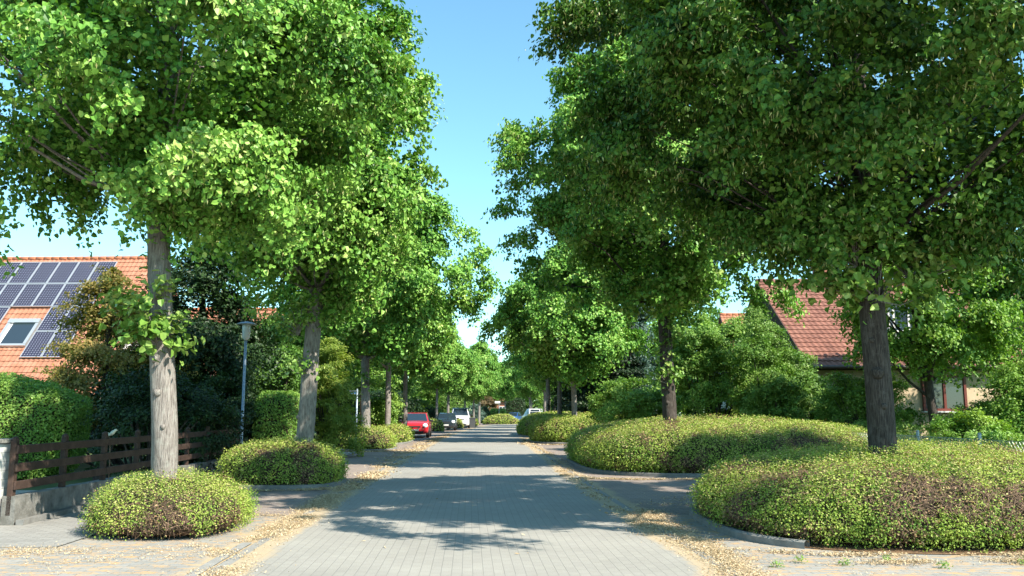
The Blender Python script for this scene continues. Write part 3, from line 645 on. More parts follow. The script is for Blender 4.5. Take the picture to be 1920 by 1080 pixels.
def tiled_roof(name, m, x0, x1, yr, zr, ye, ze, parent, roww=.34, colw=.22, amp=.028, thick=.12):
    """front slope with real tile courses, from the ridge (yr, zr) down to the eave (ye, ze)"""
    L = math.hypot(yr - ye, zr - ze); nr = int(L / roww); nc = int((x1 - x0) / colw); sub = 4
    xs = np.linspace(x0, x1, nc * sub + 1); V = []; uv = []; d = Vector((0, ye - yr, ze - zr)).normalized(); nn = Vector((0, -d.z * -1, 0)); nn = Vector((0, d.z, -d.y)); 
    if nn.z < 0: nn = -nn
    prof = .5 + .5 * np.sin((xs - x0) / colw * 2 * math.pi)
    rows = 0
    for r in range(nr):
        for (e, h) in ((0, 0), (1, .030)):
            s = (r + e) * L / nr; b = np.array([0, yr, zr]) + s * np.array(d) ; off = prof * amp + h
            V.append(np.column_stack([xs, np.full(len(xs), b[1]) + nn.y * off, np.full(len(xs), b[2]) + nn.z * off])); uv.append(np.column_stack([xs, np.full(len(xs), (r + .02 + .96 * e) * roww)])); rows += 1
    V = np.concatenate(V); uv = np.concatenate(uv); n = len(xs)
    F = np.array([(k * n + i, k * n + i + 1, (k + 1) * n + i + 1, (k + 1) * n + i) for k in range(rows - 1) for i in range(n - 1)])
    return link(name, mesh_np(name, V, F, m, uv=uv, smooth=False), parent)

def house(label, x0, x1, yr, zr, ye, ze, wall_m, tile, loc=(0, 0, 0), rz=0, depth=None, zwall0=-.05, parts=None, backslope=True, tail=.35):
    h = thing('house', label, 'house', loc, rz); depth = depth or 2 * (yr - ye)
    yb = ye + depth; k = (zr - ze) / (yr - ye); yw = ye + tail
    mb = MB(); zt = ze + k * tail - .16
    mb.prism([(yw, zwall0), (yb - tail, zwall0), (yb - tail, zt), ((yw + yb - tail) / 2, zr - .2), (yw, zt)], 'X', x0 + .3, x1 - .3)
    mb.build('wall', wall_m, h)
    tiled_roof('roof', tile, x0, x1, yr, zr, ye, ze, h)
    b = MB(); b.prism([(yr, zr), (yb, ze), (yb, ze - .15), (yr, zr - .15)], 'X', x0, x1)
    b.build('roof', tile, h)
    u = MB(); u.prism([(ye + .01, ze - .02), (yr, zr - .02), (yr, zr - .14), (ye + .01, ze - .14)], 'X', x0 + .01, x1 - .01); u.build('roof_lining', M_woodd, h)
    for xx in (x0, x1):
        v = MB(); v.prism([(ye, ze - .16), (yr, zr - .16), (yr, zr + .05), (ye, ze + .05)], 'X', xx - .025 if xx == x0 else xx - .015, xx + .015 if xx == x0 else xx + .025); v.build('barge_board', M_woodd, h)
    r = MB()
    for i in range(int((x1 - x0) / .4)):
        xx = x0 + .2 + i * .4; r.lathe((xx - .2, yr, zr + .01), [(.11, 0), (.125, .37), (.118, .41)], 10, axis='X')
    r.build('ridge_tiles', tile_plain[tile.name], h, smooth=True)
    gt = MB(); gt.tube([(x0, ye - .07, ze - .03), (x1, ye - .07, ze - .03)], .065, 10); gt.build('gutter', M_black0, h)
    return h
tile_plain = {'orange_roof_tile': mat('orange_ridge', (.50, .17, .085), .8), 'brown_roof_tile': mat('brown_ridge', (.25, .11, .085), .8)}

# left house with the solar panels; local frame: origin on the ground below its ridge
hx = house('house at left with a bright orange tiled roof covered in solar panels', -12, 3.9, 0, 9.15, -6.2, 1.9, M_white, M_tile_o, loc=(-21.2, 42.3, 0), rz=math.radians(-2.0))
kk = (9.15 - 1.9) / 6.2; dvec = Vector((0, -6.2, -7.25)).normalized(); nvec = Vector((0, -dvec.z * 1, dvec.y)); nvec = Vector((0, dvec.z, -dvec.y)); nvec = nvec if nvec.z > 0 else -nvec
M_cell = bpy.data.materials.new('solar_cells'); M_cell.use_nodes = True
def _cell(t, b):
    tc = N(t, 'ShaderNodeUVMap'); br = N(t, 'ShaderNodeTexBrick', i_Scale=1.0); br.offset = 0
    br.inputs['Brick Width'].default_value = .125; br.inputs['Row Height'].default_value = .125; br.inputs['Mortar Size'].default_value = .0045; br.inputs['Mortar Smooth'].default_value = 0
    br.inputs['Color1'].default_value = (.022, .022, .045, 1); br.inputs['Color2'].default_value = (.028, .028, .055, 1); br.inputs['Mortar'].default_value = (.15, .155, .20, 1)
    t.links.new(tc.outputs[0], br.inputs['Vector'])
    # white diamonds where the clipped cell corners meet
    sep = N(t, 'ShaderNodeSeparateXYZ'); t.links.new(tc.outputs[0], sep.inputs[0]); outs = []
    for q in (0, 1):
        a = N(t, 'ShaderNodeMath', operation='DIVIDE'); a.inputs[1].default_value = .125; t.links.new(sep.outputs[q], a.inputs[0])
        f = N(t, 'ShaderNodeMath', operation='FRACT'); t.links.new(a.outputs[0], f.inputs[0])
        s = N(t, 'ShaderNodeMath', operation='SUBTRACT'); s.inputs[1].default_value = .5; t.links.new(f.outputs[0], s.inputs[0])
        ab = N(t, 'ShaderNodeMath', operation='ABSOLUTE'); t.links.new(s.outputs[0], ab.inputs[0]); outs.append(ab)
    ad = N(t, 'ShaderNodeMath', operation='ADD'); t.links.new(outs[0].outputs[0], ad.inputs[0]); t.links.new(outs[1].outputs[0], ad.inputs[1])
    gt = N(t, 'ShaderNodeMath', operation='GREATER_THAN'); gt.inputs[1].default_value = .80; t.links.new(ad.outputs[0], gt.inputs[0])
    mx = N(t, 'ShaderNodeMix', data_type='RGBA'); t.links.new(gt.outputs[0], mx.inputs[0]); t.links.new(br.outputs[0], mx.inputs[6]); mx.inputs[7].default_value = (.42, .42, .48, 1)
    t.links.new(mx.outputs[2], b.inputs['Base Color']); b.inputs['Roughness'].default_value = .3; b.inputs['Specular IOR Level'].default_value = .3
_cell(M_cell.node_tree, M_cell.node_tree.nodes['Principled BSDF'])
def roof_pt(x, s, off=0): return Vector((x, 0, 9.15)) + dvec * s + nvec * off
def panel(x, s, w_=.94, h_=1.62):
    fr = MB(); e = .035
    for (a0, a1, b0, b1) in ((0, w_, 0, e), (0, w_, h_ - e, h_), (0, e, e, h_ - e), (w_ - e, w_, e, h_ - e)):
        V = [roof_pt(x + p, s + q, o) for o in (.10, .155) for (p, q) in ((a0, b0), (a1, b0), (a1, b1), (a0, b1))]
        fr.add(V, [(0, 3, 2, 1), (4, 5, 6, 7), (0, 1, 5, 4), (1, 2, 6, 5), (2, 3, 7, 6), (3, 0, 4, 7)])
    f = fr.build('solar_panel', M_alu, hx)
    V = [roof_pt(x + p, s + q, .148) for (p, q) in ((e, e), (w_ - e, e), (w_ - e, h_ - e), (e, h_ - e))]
    link('cells', mesh_np('cells', np.array(V), np.array([(0, 3, 2, 1)]), M_cell, uv=np.array([(0, 0), (.875, 0), (.875, 1.5), (0, 1.5)])), f)
PX1 = 1.6                                               # right edge of the array
for c in range(11): panel(PX1 - .97 * (c + 1), .42)
for c in range(11): panel(PX1 - .97 * (c + 1), 2.08)
for c in (0, 1, 4, 5, 6, 7): panel(PX1 - .97 * (c + 1), 3.74)
for c in (0, 1, 4, 5, 6, 7): panel(PX1 - .97 * (c + 1), 5.40)
# skylight
sx, ss, sw, sh = -1.85, 4.75, 1.35, 1.5
fr = MB()
for (a0, a1, b0, b1, hh) in ((-.06, sw + .06, -.16, .09, .2), (-.06, sw + .06, sh - .07, sh + .05, .16), (-.06, .08, .09, sh - .07, .17), (sw - .08, sw + .06, .09, sh - .07, .17)):
    V = [roof_pt(sx + p, ss + q, o) for o in (.0, hh) for (p, q) in ((a0, b0), (a1, b0), (a1, b1), (a0, b1))]
    fr.add(V, [(0, 3, 2, 1), (4, 5, 6, 7), (0, 1, 5, 4), (1, 2, 6, 5), (2, 3, 7, 6), (3, 0, 4, 7)])
skyl = fr.build('skylight', M_alu, hx)
pn = MB(); pn.add([roof_pt(sx + p, ss + q, .11) for (p, q) in ((.08, .09), (sw - .08, .09), (sw - .08, sh - .07), (.08, sh - .07))], [(0, 1, 2, 3)]); pn.build('pane', M_glass, skyl)
bl = MB(); bl.add([roof_pt(sx + p, ss + q, .118) for (p, q) in ((.10, .12), (.2, .12), (.2, sh - .1), (.10, sh - .1))], [(0, 1, 2, 3)]); bl.build('curtain', M_frame_w, skyl)

h2 = house('small orange-roofed house behind the lamp post at left', -6, 0, 0, 7.0, -3.8, 3.3, M_white, M_tile_o, loc=(-12.1, 46, 0), rz=math.radians(0))
h3 = house('house at right with a steep brown tiled roof and cream walls', 0, 11, 0, 7.2, -6.2, 3.15, M_cream, M_tile_b, loc=(10.75, 37.2, 0), rz=0)
c = MB(); c.prism([(-5.8, 2.2), (5.8, 2.2), (0, 6.95)], 'X', .26, .296); c.build('gable_cladding', M_woodd, h3)
c = MB(); c.box((3.4, 1.2, 7.0), (.7, .6, 2.0)); c.box((3.4, 1.2, 8.06), (.82, .72, .12)); c.build('chimney', M_brick, h3)
yw = -6.2 + .35
def window(parent, x0, x1, z0, z1, y, m, n=2, pane=M_glass, sill=True):
    f = MB(); t_ = .09
    f.box(((x0 + x1) / 2, y - .03, z1 - t_ / 2), (x1 - x0, .10, t_)); f.box(((x0 + x1) / 2, y - .03, z0 + t_ / 2), (x1 - x0, .10, t_))
    for i in range(n + 1):
        xx = x0 + t_ / 2 + (x1 - x0 - t_) * i / n; f.box((xx, y - .03, (z0 + z1) / 2), (t_, .094, z1 - z0 - 2 * t_))
    o = f.build('window', m, parent)
    p_ = MB(); p_.box(((x0 + x1) / 2, y - .015, (z0 + z1) / 2), (x1 - x0 - t_, .03, z1 - z0 - t_)); p_.build('pane', pane, o)
    if sill: s_ = MB(); s_.box(((x0 + x1) / 2, y - .1, z0 - .03), (x1 - x0 + .12, .22, .05)); s_.build('sill', M_frame_w, o)
    return o
window(h3, 4.2, 5.8, 1.55, 2.85, yw, M_frame_r, 2); window(h3, 1.2, 2.6, 1.3, 2.7, yw, M_frame_r, 2); window(h3, 8.0, 9.3, 1.3, 2.7, yw, M_frame_r, 2)
# roof dormer between the trunk and the garden tree
dm = MB(); dm.prism([(-4.6, 4.3), (-4.6, 5.7), (-2.4, 5.75), (-4.3, 4.4)], 'X', 3.7, 5.2); dmo = dm.build('dormer', M_white, h3)
dr = MB(); dr.prism([(-4.85, 5.68), (-4.85, 5.8), (-2.1, 5.9), (-2.1, 5.76)], 'X', 3.55, 5.35); dr.build('dormer_roof', M_tile_b, dmo)
dw = MB(); dw.box((4.45, -4.62, 5.05), (1.1, .05, .9)); dw.build('dormer_window', M_glass, dmo)
df = MB()
for (a, b, cc, d) in ((4.45, 5.53, 1.2, .07), (4.45, 4.57, 1.2, .07)): df.box((a, -4.63, b), (cc, .09, d))
for a in (3.88, 4.45, 5.02): df.box((a, -4.63, 5.05), (.07, .085, .89))
df.build('dormer_frame', M_frame_w, dmo)
h4 = house('orange-roofed house far behind the bushes at right, only its roof edge showing', 0, 8, 0, 8.1, -4, 4.2, M_white, M_tile_o, loc=(14.2, 58, 0))
h5 = house('far orange house where the street vanishes', 0, 3.4, 0, 6.8, -4, 3.6, M_brick, M_tile_o, loc=(-3.4, 165, 0))
window(h5, 1.0, 2.2, 1.2, 2.6, -4 + .35, M_frame_w, 2)

# ------------------------------------------------------------------ left garden: pillar, wall, fence, bird
M_block = bpy.data.materials.new('white_block'); M_block.use_nodes = True
def _blk(t, b):
    tc = N(t, 'ShaderNodeTexCoord'); mp = N(t, 'ShaderNodeMapping'); mp.inputs['Rotation'].default_value = (math.radians(90), 0, 0); t.links.new(tc.outputs['Object'], mp.inputs[0])
    br = N(t, 'ShaderNodeTexBrick', i_Scale=1.0); br.inputs['Brick Width'].default_value = .26; br.inputs['Row Height'].default_value = .12; br.inputs['Mortar Size'].default_value = .006
    br.inputs['Color1'].default_value = (.56, .56, .54, 1); br.inputs['Color2'].default_value = (.62, .62, .60, 1); br.inputs['Mortar'].default_value = (.36, .36, .35, 1)
    t.links.new(mp.outputs[0], br.inputs[0]); t.links.new(br.outputs[0], b.inputs['Base Color']); b.inputs['Roughness'].default_value = .85
_blk(M_block.node_tree, M_block.node_tree.nodes['Principled BSDF'])
pr = thing('gate_pillar', 'white block gate pillar with a grey cap at the left edge', 'pillar', (-7.1, 11.75, 0), .05)
p = MB(); p.box((0, 0, .54), (.44, .40, 1.08), bev=.006); p.build('shaft', M_block, pr)
p = MB(); p.box((0, 0, 1.115), (.54, .50, .06), bev=.01); p.build('cap', M_conc, pr)
FA, FB = Vector((-6.76, 11.75, 0)), Vector((-7.42, 23.6, 0)); fd = (FB - FA).normalized(); fl = (FB - FA).length; frz = math.atan2(fd.y, fd.x)
wl = MB(); wn = 46; rngw = np.random.default_rng(5)
for i in range(wn):
    a = i * fl / wn; q = FA + fd * (a + fl / wn / 2); wl.box((q.x, q.y, .18), (fl / wn, .17 + rngw.random() * .012, .40 + rngw.random() * .012 - a * .008), frz)
setp(wl.build('garden_wall', M_conc), 'low stained concrete wall under the brown ranch fence', 'wall')
cb = MB(); cb.box(((FA.x + FB.x) / 2 + .17, (FA.y + FB.y) / 2, .03), (fl, .10, .09), frz); setp(cb.build('kerb', M_kerb), kind='structure')
fe = thing('ranch_fence', 'dark brown wooden ranch fence with three rails on the low wall at left', 'fence', FA, frz)
for z in (.52, .76, 1.0):
    for j in range(4):
        r = MB(); a0 = j * fl / 4 + .005; a1 = (j + 1) * fl / 4 - .005; r.box(((a0 + a1) / 2, -.055, z + .004 * j), (a1 - a0, .030, .115), bev=.006); r.build('rail', M_woodd, fe)
for i in range(9):
    r = MB(); a = .05 + i * (fl - .1) / 8; r.box((a, 0, .62), (.10, .075, 1.0), bev=.008); r.lathe((a, 0, 1.115), [(.045, 0), (.05, .02), (.035, .05), (.005, .065)], 10); r.build('post', M_woodd, fe)
bs = thing('bird_stake', 'rusty garden stake topped with a small pale metal bird behind the ranch fence', 'garden ornament', (-6.9, 14.9, 0), .3)
bs.scale = (.85, .85, .95)
s = MB(); s.tube([(0, 0, 0), (.01, 0, .6), (-.01, 0, 1.0), (0, 0, 1.12)], .008, 8); s.tube([(-.14, 0, .98), (-.12, 0, 1.09), (-.05, 0, 1.14), (.01, 0, 1.10)], .006, 6)
s.build('stake', mat('rusty_iron', (.22, .15, .10), .7, .3), bs, smooth=True)
b = MB(); b.tube([(-.10, 0, 1.14), (-.05, 0, 1.165), (0, 0, 1.195), (.04, 0, 1.225), (.065, 0, 1.25), (.085, 0, 1.262), (.115, 0, 1.255)], [.006, .016, .034, .036, .024, .024, .002], 12)
b.tube([(-.04, .02, 1.2), (-.1, .03, 1.17), (-.14, .02, 1.15)], [.022, .014, .003], 8); b.build('bird', mat('pale_metal', (.55, .56, .45), .5, .2), bs, smooth=True)
gv = MB(); gv.add([(-14, 12.6, .0), (-6.9, 12.6, .0), (-7.5, 17, .0), (-14, 17, .0)], [(0, 1, 2, 3)]); setp(gv.build('gravel_path', M_gravel), kind='structure')

# lamp post and street sign
M_galv = mat('galvanised_steel', (.30, .36, .42), .45, .5)
lp = thing('street_lamp', 'slim blue-grey street lamp with a glass cylinder head behind the ranch fence', 'street lamp', (-7.28, 23.3, 0))
q = MB(); q.tube([(0, 0, 0), (0, 0, .7), (0, 0, .72), (0, 0, 3.45)], [.055, .055, .042, .036], 16); q.build('pole', M_galv, lp, smooth=True)
q = MB(); q.lathe((0, 0, 3.45), [(.05, 0), (.06, .03), (.10, .06), (.115, .42), (.11, .43)], 20); q.build('lantern_glass', mat('frosted_glass', (.55, .60, .60), .25), lp, smooth=True)
q = MB(); q.lathe((0, 0, 3.88), [(.25, 0), (.27, .015), (.16, .06), (.03, .085)], 24); q.build('lamp_shade', M_galv, lp, smooth=True)
sg = thing('street_sign', 'blue street name plate on a bluish post beside the third linden', 'street sign', (-5.98, 33.2, 0))
q = MB(); q.tube([(0, 0, 0), (0, 0, 2.38)], .035, 12); q.lathe((0, 0, 2.38), [(.037, 0), (.02, .02)], 12); q.build('post', M_galv, sg, smooth=True)
q = MB(); q.box((-.26, 0, 2.26), (.46, .02, .13), bev=.004); q.build('plate', mat('blue_enamel', (.05, .16, .45), .3), sg)
q = MB(); q.box((-.26, -.0115, 2.317), (.44, .003, .008)); q.box((-.26, -.0115, 2.203), (.44, .003, .008)); q.build('border', M_frame_w, sg)
ub = thing('letter_cabinet', 'pale grey cabinet standing in the dark gap left of the sign post', 'cabinet', (-6.75, 36.2, 0))
q = MB(); q.box((0, 0, .58), (.30, .3, 1.0), bev=.01); q.build('body', mat('pale_plastic', (.5, .55, .6), .5), ub); q = MB(); q.box((0, 0, 1.10), (.35, .35, .04), bev=.01); q.box((0, 0, .04), (.34, .34, .08)); q.build('trim', M_galv, ub)
q = MB(); q.box((0, -.155, .6), (.24, .012, .8), bev=.004); q.box((.08, -.165, .62), (.02, .015, .08)); q.build('door', M_frame_w, ub)
pt = thing('rustic_post', 'reddish brown garden post beside the pale cabinet', 'post', (-6.45, 37.0, 0)); q = MB(); q.tube([(0, 0, 0), (.02, 0, 1), (-.03, 0, 2.2)], [.09, .075, .06], 12, wob=.06, rng=np.random.default_rng(2)); q.build('shaft', noise_mat('rust_wood', [(.3, (.14, .06, .03)), (.7, (.26, .12, .06))], 8, .8), pt, smooth=True)
q = MB(); q.lathe((-.03, 0, 2.2), [(.075, 0), (.08, .03), (.03, .07)], 12); q.build('cap', M_woodd, pt)

# ------------------------------------------------------------------ garden planting, left
hedge('garden_hedge', 'bright green leafy hedge behind the ranch fence at the left edge, below the solar roof', (-13.6, 20.6, 0), (6.0, 1.5, 2.3), 90000, .05, M_light, 31, rz=.06, lump=.11, p=5)
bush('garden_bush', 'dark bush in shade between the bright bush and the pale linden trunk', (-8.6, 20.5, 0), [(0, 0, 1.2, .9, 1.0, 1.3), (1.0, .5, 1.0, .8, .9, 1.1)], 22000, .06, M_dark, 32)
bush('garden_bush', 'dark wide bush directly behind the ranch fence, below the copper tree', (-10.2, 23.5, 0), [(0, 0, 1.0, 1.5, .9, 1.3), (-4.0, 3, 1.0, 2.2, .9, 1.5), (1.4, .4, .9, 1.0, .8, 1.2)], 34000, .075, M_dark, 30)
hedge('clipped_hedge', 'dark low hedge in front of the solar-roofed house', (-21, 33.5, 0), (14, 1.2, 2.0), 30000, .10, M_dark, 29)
bush('flowering_bush', 'small dark bush with lilac flower heads behind the bird stake', (-7.85, 16.6, 0), [(0, 0, .5, .35, .3, .5)], 2600, .045, M_dark, 33, nper=40, rc=.2, cat='flowering bush')
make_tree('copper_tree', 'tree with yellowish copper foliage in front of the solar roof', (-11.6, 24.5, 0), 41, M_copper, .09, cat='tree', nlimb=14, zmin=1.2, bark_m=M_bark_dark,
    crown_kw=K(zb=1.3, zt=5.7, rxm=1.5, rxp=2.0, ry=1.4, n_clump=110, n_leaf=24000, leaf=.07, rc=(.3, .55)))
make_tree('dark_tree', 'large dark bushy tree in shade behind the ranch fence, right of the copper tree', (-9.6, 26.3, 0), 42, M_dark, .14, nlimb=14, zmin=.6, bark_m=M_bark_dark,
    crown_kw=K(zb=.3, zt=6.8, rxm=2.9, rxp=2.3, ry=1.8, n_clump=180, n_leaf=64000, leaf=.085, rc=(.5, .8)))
bush('garden_bush', 'dark low bush behind the street lamp', (-8.3, 24.6, 0), [(0, 0, 1.1, .9, .8, 1.3)], 20000, .065, M_dark, 34)
bush('garden_bush', 'dark green tall bush between the lamp and the leaning linden', (-7.9, 28.8, 0), [(0, 0, 1.5, 1.2, 1.0, 1.7), (.2, 0, 2.8, .8, .8, .8)], 26000, .075, M_mid, 35, tshift=-.1)
hedge('clipped_hedge', 'bright clipped hedge block at the foot of the leaning linden', (-6.72, 25.4, 0), (1.15, 2.8, 2.02), 24000, .055, M_light, 51, rz=.03)
bush('tall_shrub', 'tall yellow-green shrub just right of the leaning linden trunk', (-6.35, 29.6, 0), [(0, 0, 1.3, .95, .9, 1.4), (-.1, 0, 2.7, .8, .8, 1.1), (.45, -.4, .6, .6, .5, .7)], 52000, .062, M_yellow, 36, cat='bush')
bush('garden_bush', 'loose green bush between the third and fourth linden at left', (-7.3, 44.2, 0), [(0, 0, .9, 1.1, .9, 1.0), (.6, .3, 1.6, .8, .8, .8)], 15000, .09, M_light, 37)
bush('garden_bush', 'dark hedge-like bush in the gap behind the cabinet', (-8.2, 39.5, 0), [(0, 0, 1.4, 1.4, 1.0, 1.6)], 15000, .09, M_dark, 38)
make_tree('garden_tree', 'dark green garden tree behind the third linden at left', (-10.5, 42, 0), 43, M_mid, .15, nlimb=10, zmin=1, crown_kw=K(zb=.8, zt=7.0, rxm=2.6, rxp=2.8, ry=2.4, n_clump=130, n_leaf=30000, leaf=.12), bark_m=M_bark_dark)
bush('garden_bush', 'dark bush behind the red car', (-8.0, 55.5, 0), [(0, 0, 1.3, 1.7, 1.4, 1.5)], 13000, .11, M_dark, 39)
hedge('clipped_hedge', 'rounded bright topiary between the red car roof and the dark topiary', (-9.0, 79, 0), (1.5, 1.6, 1.9), 5000, .10, M_light, 52, p=2.4)
hedge('clipped_hedge', 'dark rounded topiary just left of the trunk by the dark car', (-7.6, 79.5, 0), (1.5, 1.8, 2.1), 6000, .10, M_dark, 53, p=2.6)
hedge('ivy_hedge', 'tall ivy-covered hedge wall behind the parked cars at left', (-8.7, 97, 0), (7.2, 2.0, 4.9), 30000, .15, M_mid, 54, lump=.16, tshift=.08)
bush('conifer', 'blue-green conical conifer at the far left roadside', (-4.7, 113, 0), [(0, 0, .9, .9, .8, 1.0), (0, 0, 1.7, .5, .5, .8)], 7000, .13, M_blue, 55, cat='conifer')
hedge('clipped_hedge', 'dark rounded topiary behind the blue-green conifer', (-3.9, 119, 0), (1.9, 2.0, 2.3), 6000, .13, M_dark, 56, p=2.6)
hedge('clipped_hedge', 'bright clipped hedge behind the domed island shrub', (-2.0, 121, 0), (2.2, 1.2, 2.0), 6000, .12, M_light, 57)
hedge('clipped_hedge', 'black-green tall hedge behind the blue car', (.5, 138, 0), (3.2, 2.0, 3.8), 9000, .16, M_dark, 58)
bush('bronze_bush', 'brownish bronze bush in front of the far orange house', (-4.3, 139, 0), [(0, 0, 2.0, 1.8, 1.2, 2.0)], 8000, .17, M_bronze, 59)
# ------------------------------------------------------------------ garden planting, right
bush('viburnum_bush', 'rounded light green bush between the dark conifers and the second linden at right', (4.75, 34.2, 0), [(0, 0, 1.3, 1.45, 1.0, 1.45), (1.0, .2, 1.2, .9, .9, 1.2)], 36000, .075, M_light, 61)
for i, (x, y, h_, r_) in enumerate([(4.75, 50.5, 7.2, 1.4), (6.3, 49, 6.6, 1.5), (4.3, 60, 7.0, 1.3)]):
    lab = ['tall black-green conifer directly beside the slim pinkish linden trunk', 'black-green conifer, rightmost of the three dark ones, behind the light green bush', 'black-green conifer farthest back, beside the shaded trunk'][i]
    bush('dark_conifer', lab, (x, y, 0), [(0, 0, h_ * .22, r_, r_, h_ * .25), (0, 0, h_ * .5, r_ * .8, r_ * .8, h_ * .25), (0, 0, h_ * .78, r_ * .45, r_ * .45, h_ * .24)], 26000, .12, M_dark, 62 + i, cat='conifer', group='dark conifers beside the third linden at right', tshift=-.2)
make_tree('blue_spruce', 'bluish spruce behind the second linden at right', (7.2, 50, 0), 65, M_blue, .16, nlimb=12, zmin=.5, bark_m=M_bark_dark, cat='spruce',
    crown_kw=K(zb=.6, zt=11.5, rxm=1.9, rxp=1.9, ry=1.9, n_clump=170, n_leaf=42000, leaf=.13, prof=lambda t: np.clip(1 - t, .03, 1) ** .8, rc=(.3, .6)))
bush('garden_bush', 'big light green bush right of the second linden trunk', (7.2, 31.5, 0), [(0, 0, 2.2, 1.35, 1.1, 2.2), (-.5, .1, 3.7, 1.0, 1.0, 1.2), (.9, 0, 1.8, 1.2, 1.0, 1.7), (.9, .4, 3.5, .9, 1.0, 1.2)], 78000, .075, M_light, 66)
bush('garden_bush', 'dense green bush directly in front of the brown roof', (8.75, 28.6, 0), [(0, 0, 1.4, 1.0, 1.0, 1.4), (.7, 0, 1.0, 1.1, .9, 1.1), (-.6, 0, 2.9, .7, .7, .9), (-.1, .6, 3.5, .5, .5, .8), (.45, .6, 2.5, .6, .6, .8), (-.2, .8, 4.5, .5, .5, .7), (.2, .8, 3.7, .6, .5, .8), (.75, .7, 2.9, .6, .5, .7), (1.2, .3, 2.0, .8, .8, .9)], 74000, .065, M_mid, 67, tshift=.12)
bush('garden_bush', 'light leafy bush between the dense bush and the nearest trunk at right', (10.6, 25.6, 0), [(0, 0, .9, .9, .9, 1.0), (.5, .4, 1.9, .7, .7, .8), (-.5, .6, 1.8, .6, .6, .8)], 34000, .06, M_mid, 68, tshift=.2)
make_tree('garden_tree', 'multi-branched garden tree with bare lower limbs before the cream house wall', (12.1, 24.6, 0), 69, M_light, .13, nlimb=26, zmin=1.5, bark_m=M_bark_dark, lean=(-.35, 0),
    crown_kw=K(zb=2.7, zt=6.8, rxm=2.1, rxp=2.4, ry=1.8, n_clump=85, n_leaf=30000, leaf=.085, rc=(.4, .7), inner=.3))
bush('garden_bush', 'bright bush at the right edge behind the wire fence', (12.9, 21.4, 0), [(0, 0, 1.2, .9, .9, 1.3), (.8, 0, 1.7, .9, .9, 1.2), (-.5, -.3, .8, .6, .6, .8)], 52000, .062, M_light, 70)
bush('garden_bush', 'low bright bush behind the wire fence, right of the nearest trunk', (10.6, 20.3, 0), [(0, 0, .65, .75, .6, .75), (.7, 0, .5, .6, .5, .6)], 22000, .06, M_light, 71)
make_tree('garden_tree', 'dark leafy tree at the right edge above the bright bush', (16.2, 26.5, 0), 72, M_mid, .17, nlimb=18, zmin=1.2, bark_m=M_bark_dark,
    crown_kw=K(zb=2.4, zt=9.5, rxm=2.7, rxp=3.6, ry=2.6, n_clump=150, n_leaf=42000, leaf=.10))
bush('garden_bush', 'low green bushes strip in front of the brown-roofed house', (12.4, 28.6, 0), [(-1.5, 0, 1.1, 1.2, .7, 1.2), (.2, 0, 1.0, .8, .7, 1.1), (3.5, 0, .9, 1.2, .7, 1.0)], 30000, .07, M_mid, 73)
wr = np.random.default_rng(8)                            # tall weeds behind the wire fence: nobody could count them
Cw = np.column_stack([9.5 + wr.random(420) * 3.6, 14 + wr.random(420) * 14, .2 + wr.random(420) * .62]); Cw[:, 0] -= (Cw[:, 1] - 16) * .04
v, f, m_, ti = clump_leaves(wr, Cw, np.full(420, .26), nrm(wr.normal(size=(420, 3))), 42000, .055, False, up=.3, flat=1.6, droop=.1, wid=.35, twigs=0)
setp(link('weeds', mesh_np('weeds', v, f, M_weed, None, ti)), 'tall weeds with orange seed heads growing behind the wire fence', 'weeds', kind='stuff')
make_tree('garden_tree', 'tall garden tree beyond the right edge, shading the long clipped bed', (11.9, 14.7, 0), 90, M_mid, .2, nlimb=14, zmin=1.2, bark_m=M_bark_dark,
    crown_kw=K(zb=4.0, zt=9.4, rxm=2.2, rxp=2.6, ry=2.1, n_clump=230, n_leaf=46000, leaf=.11, rc=(.35, .6)))
# ------------------------------------------------------------------ trees closing the view
bgs = [(-20, 62, 9), (-26, 75, 10), (-15, 85, 8), (-13, 66, 7), (-12, 112, 8), (-19, 130, 10), (-9, 150, 8.5), (-4, 185, 10), (4, 190, 10), (10, 175, 9), (15, 150, 10), (11, 122, 9), (10, 98, 9), (13, 80, 10), (12, 66, 8), (22, 60, 10), (20, 85, 11), (29, 50, 10), (9, 72, 7), (24, 44, 8), (-14, 55, 7), (8, 145, 9), (-14, 170, 10), (19, 185, 11), (7.5, 112, 6), (7.0, 88, 6), (-9.5, 70, 5), (-8.5, 88, 4.4), (22, 33, 7), (27, 38, 9)]
bgl = ['tree behind the small orange-roofed house at left', 'tall far tree left of the fourth linden, above the garden roofs', 'tree behind the dark bush by the red car', 'tree rising behind the third linden at left', 'tree to the left of the tall ivy hedge', 'distant tree behind the ivy hedge, left of the white pickup', 'distant tree behind the bronze bush', 'tree closing the view left of where the street vanishes', 'tree closing the view right of where the street vanishes', 'distant tree past the blue car at right', 'distant tree right of the white truck seen from behind', 'tree behind the white truck seen from behind', 'tree above the silver car at right', 'tree behind the farthest clipped bed at right', 'tree directly behind the blackish conifers', 'tall tree behind the bluish spruce', 'distant tree between the spruce and the brown roof', 'tree rising behind the right half of the brown roof', 'small tree behind the shaded trunk at right', 'tree behind the dark bush, left of the clipped hedge block', 'tree over the right end of the brown-roofed house', 'tree just behind the loose green bush between two left lindens', 'far tree beyond the bend, right of the orange house', 'far tree at left beyond the bend, behind the bright hedge', 'farthest tree at right beyond the bend', 'small tree beside the rear-view white truck', 'small tree at the roadside by the silver car', 'small dark tree behind the dark hatchback', 'small tree behind the topiaries beside the dark car', 'tree at the far right edge beyond the cream house', 'tall tree at the far right edge, above the dark leafy one']
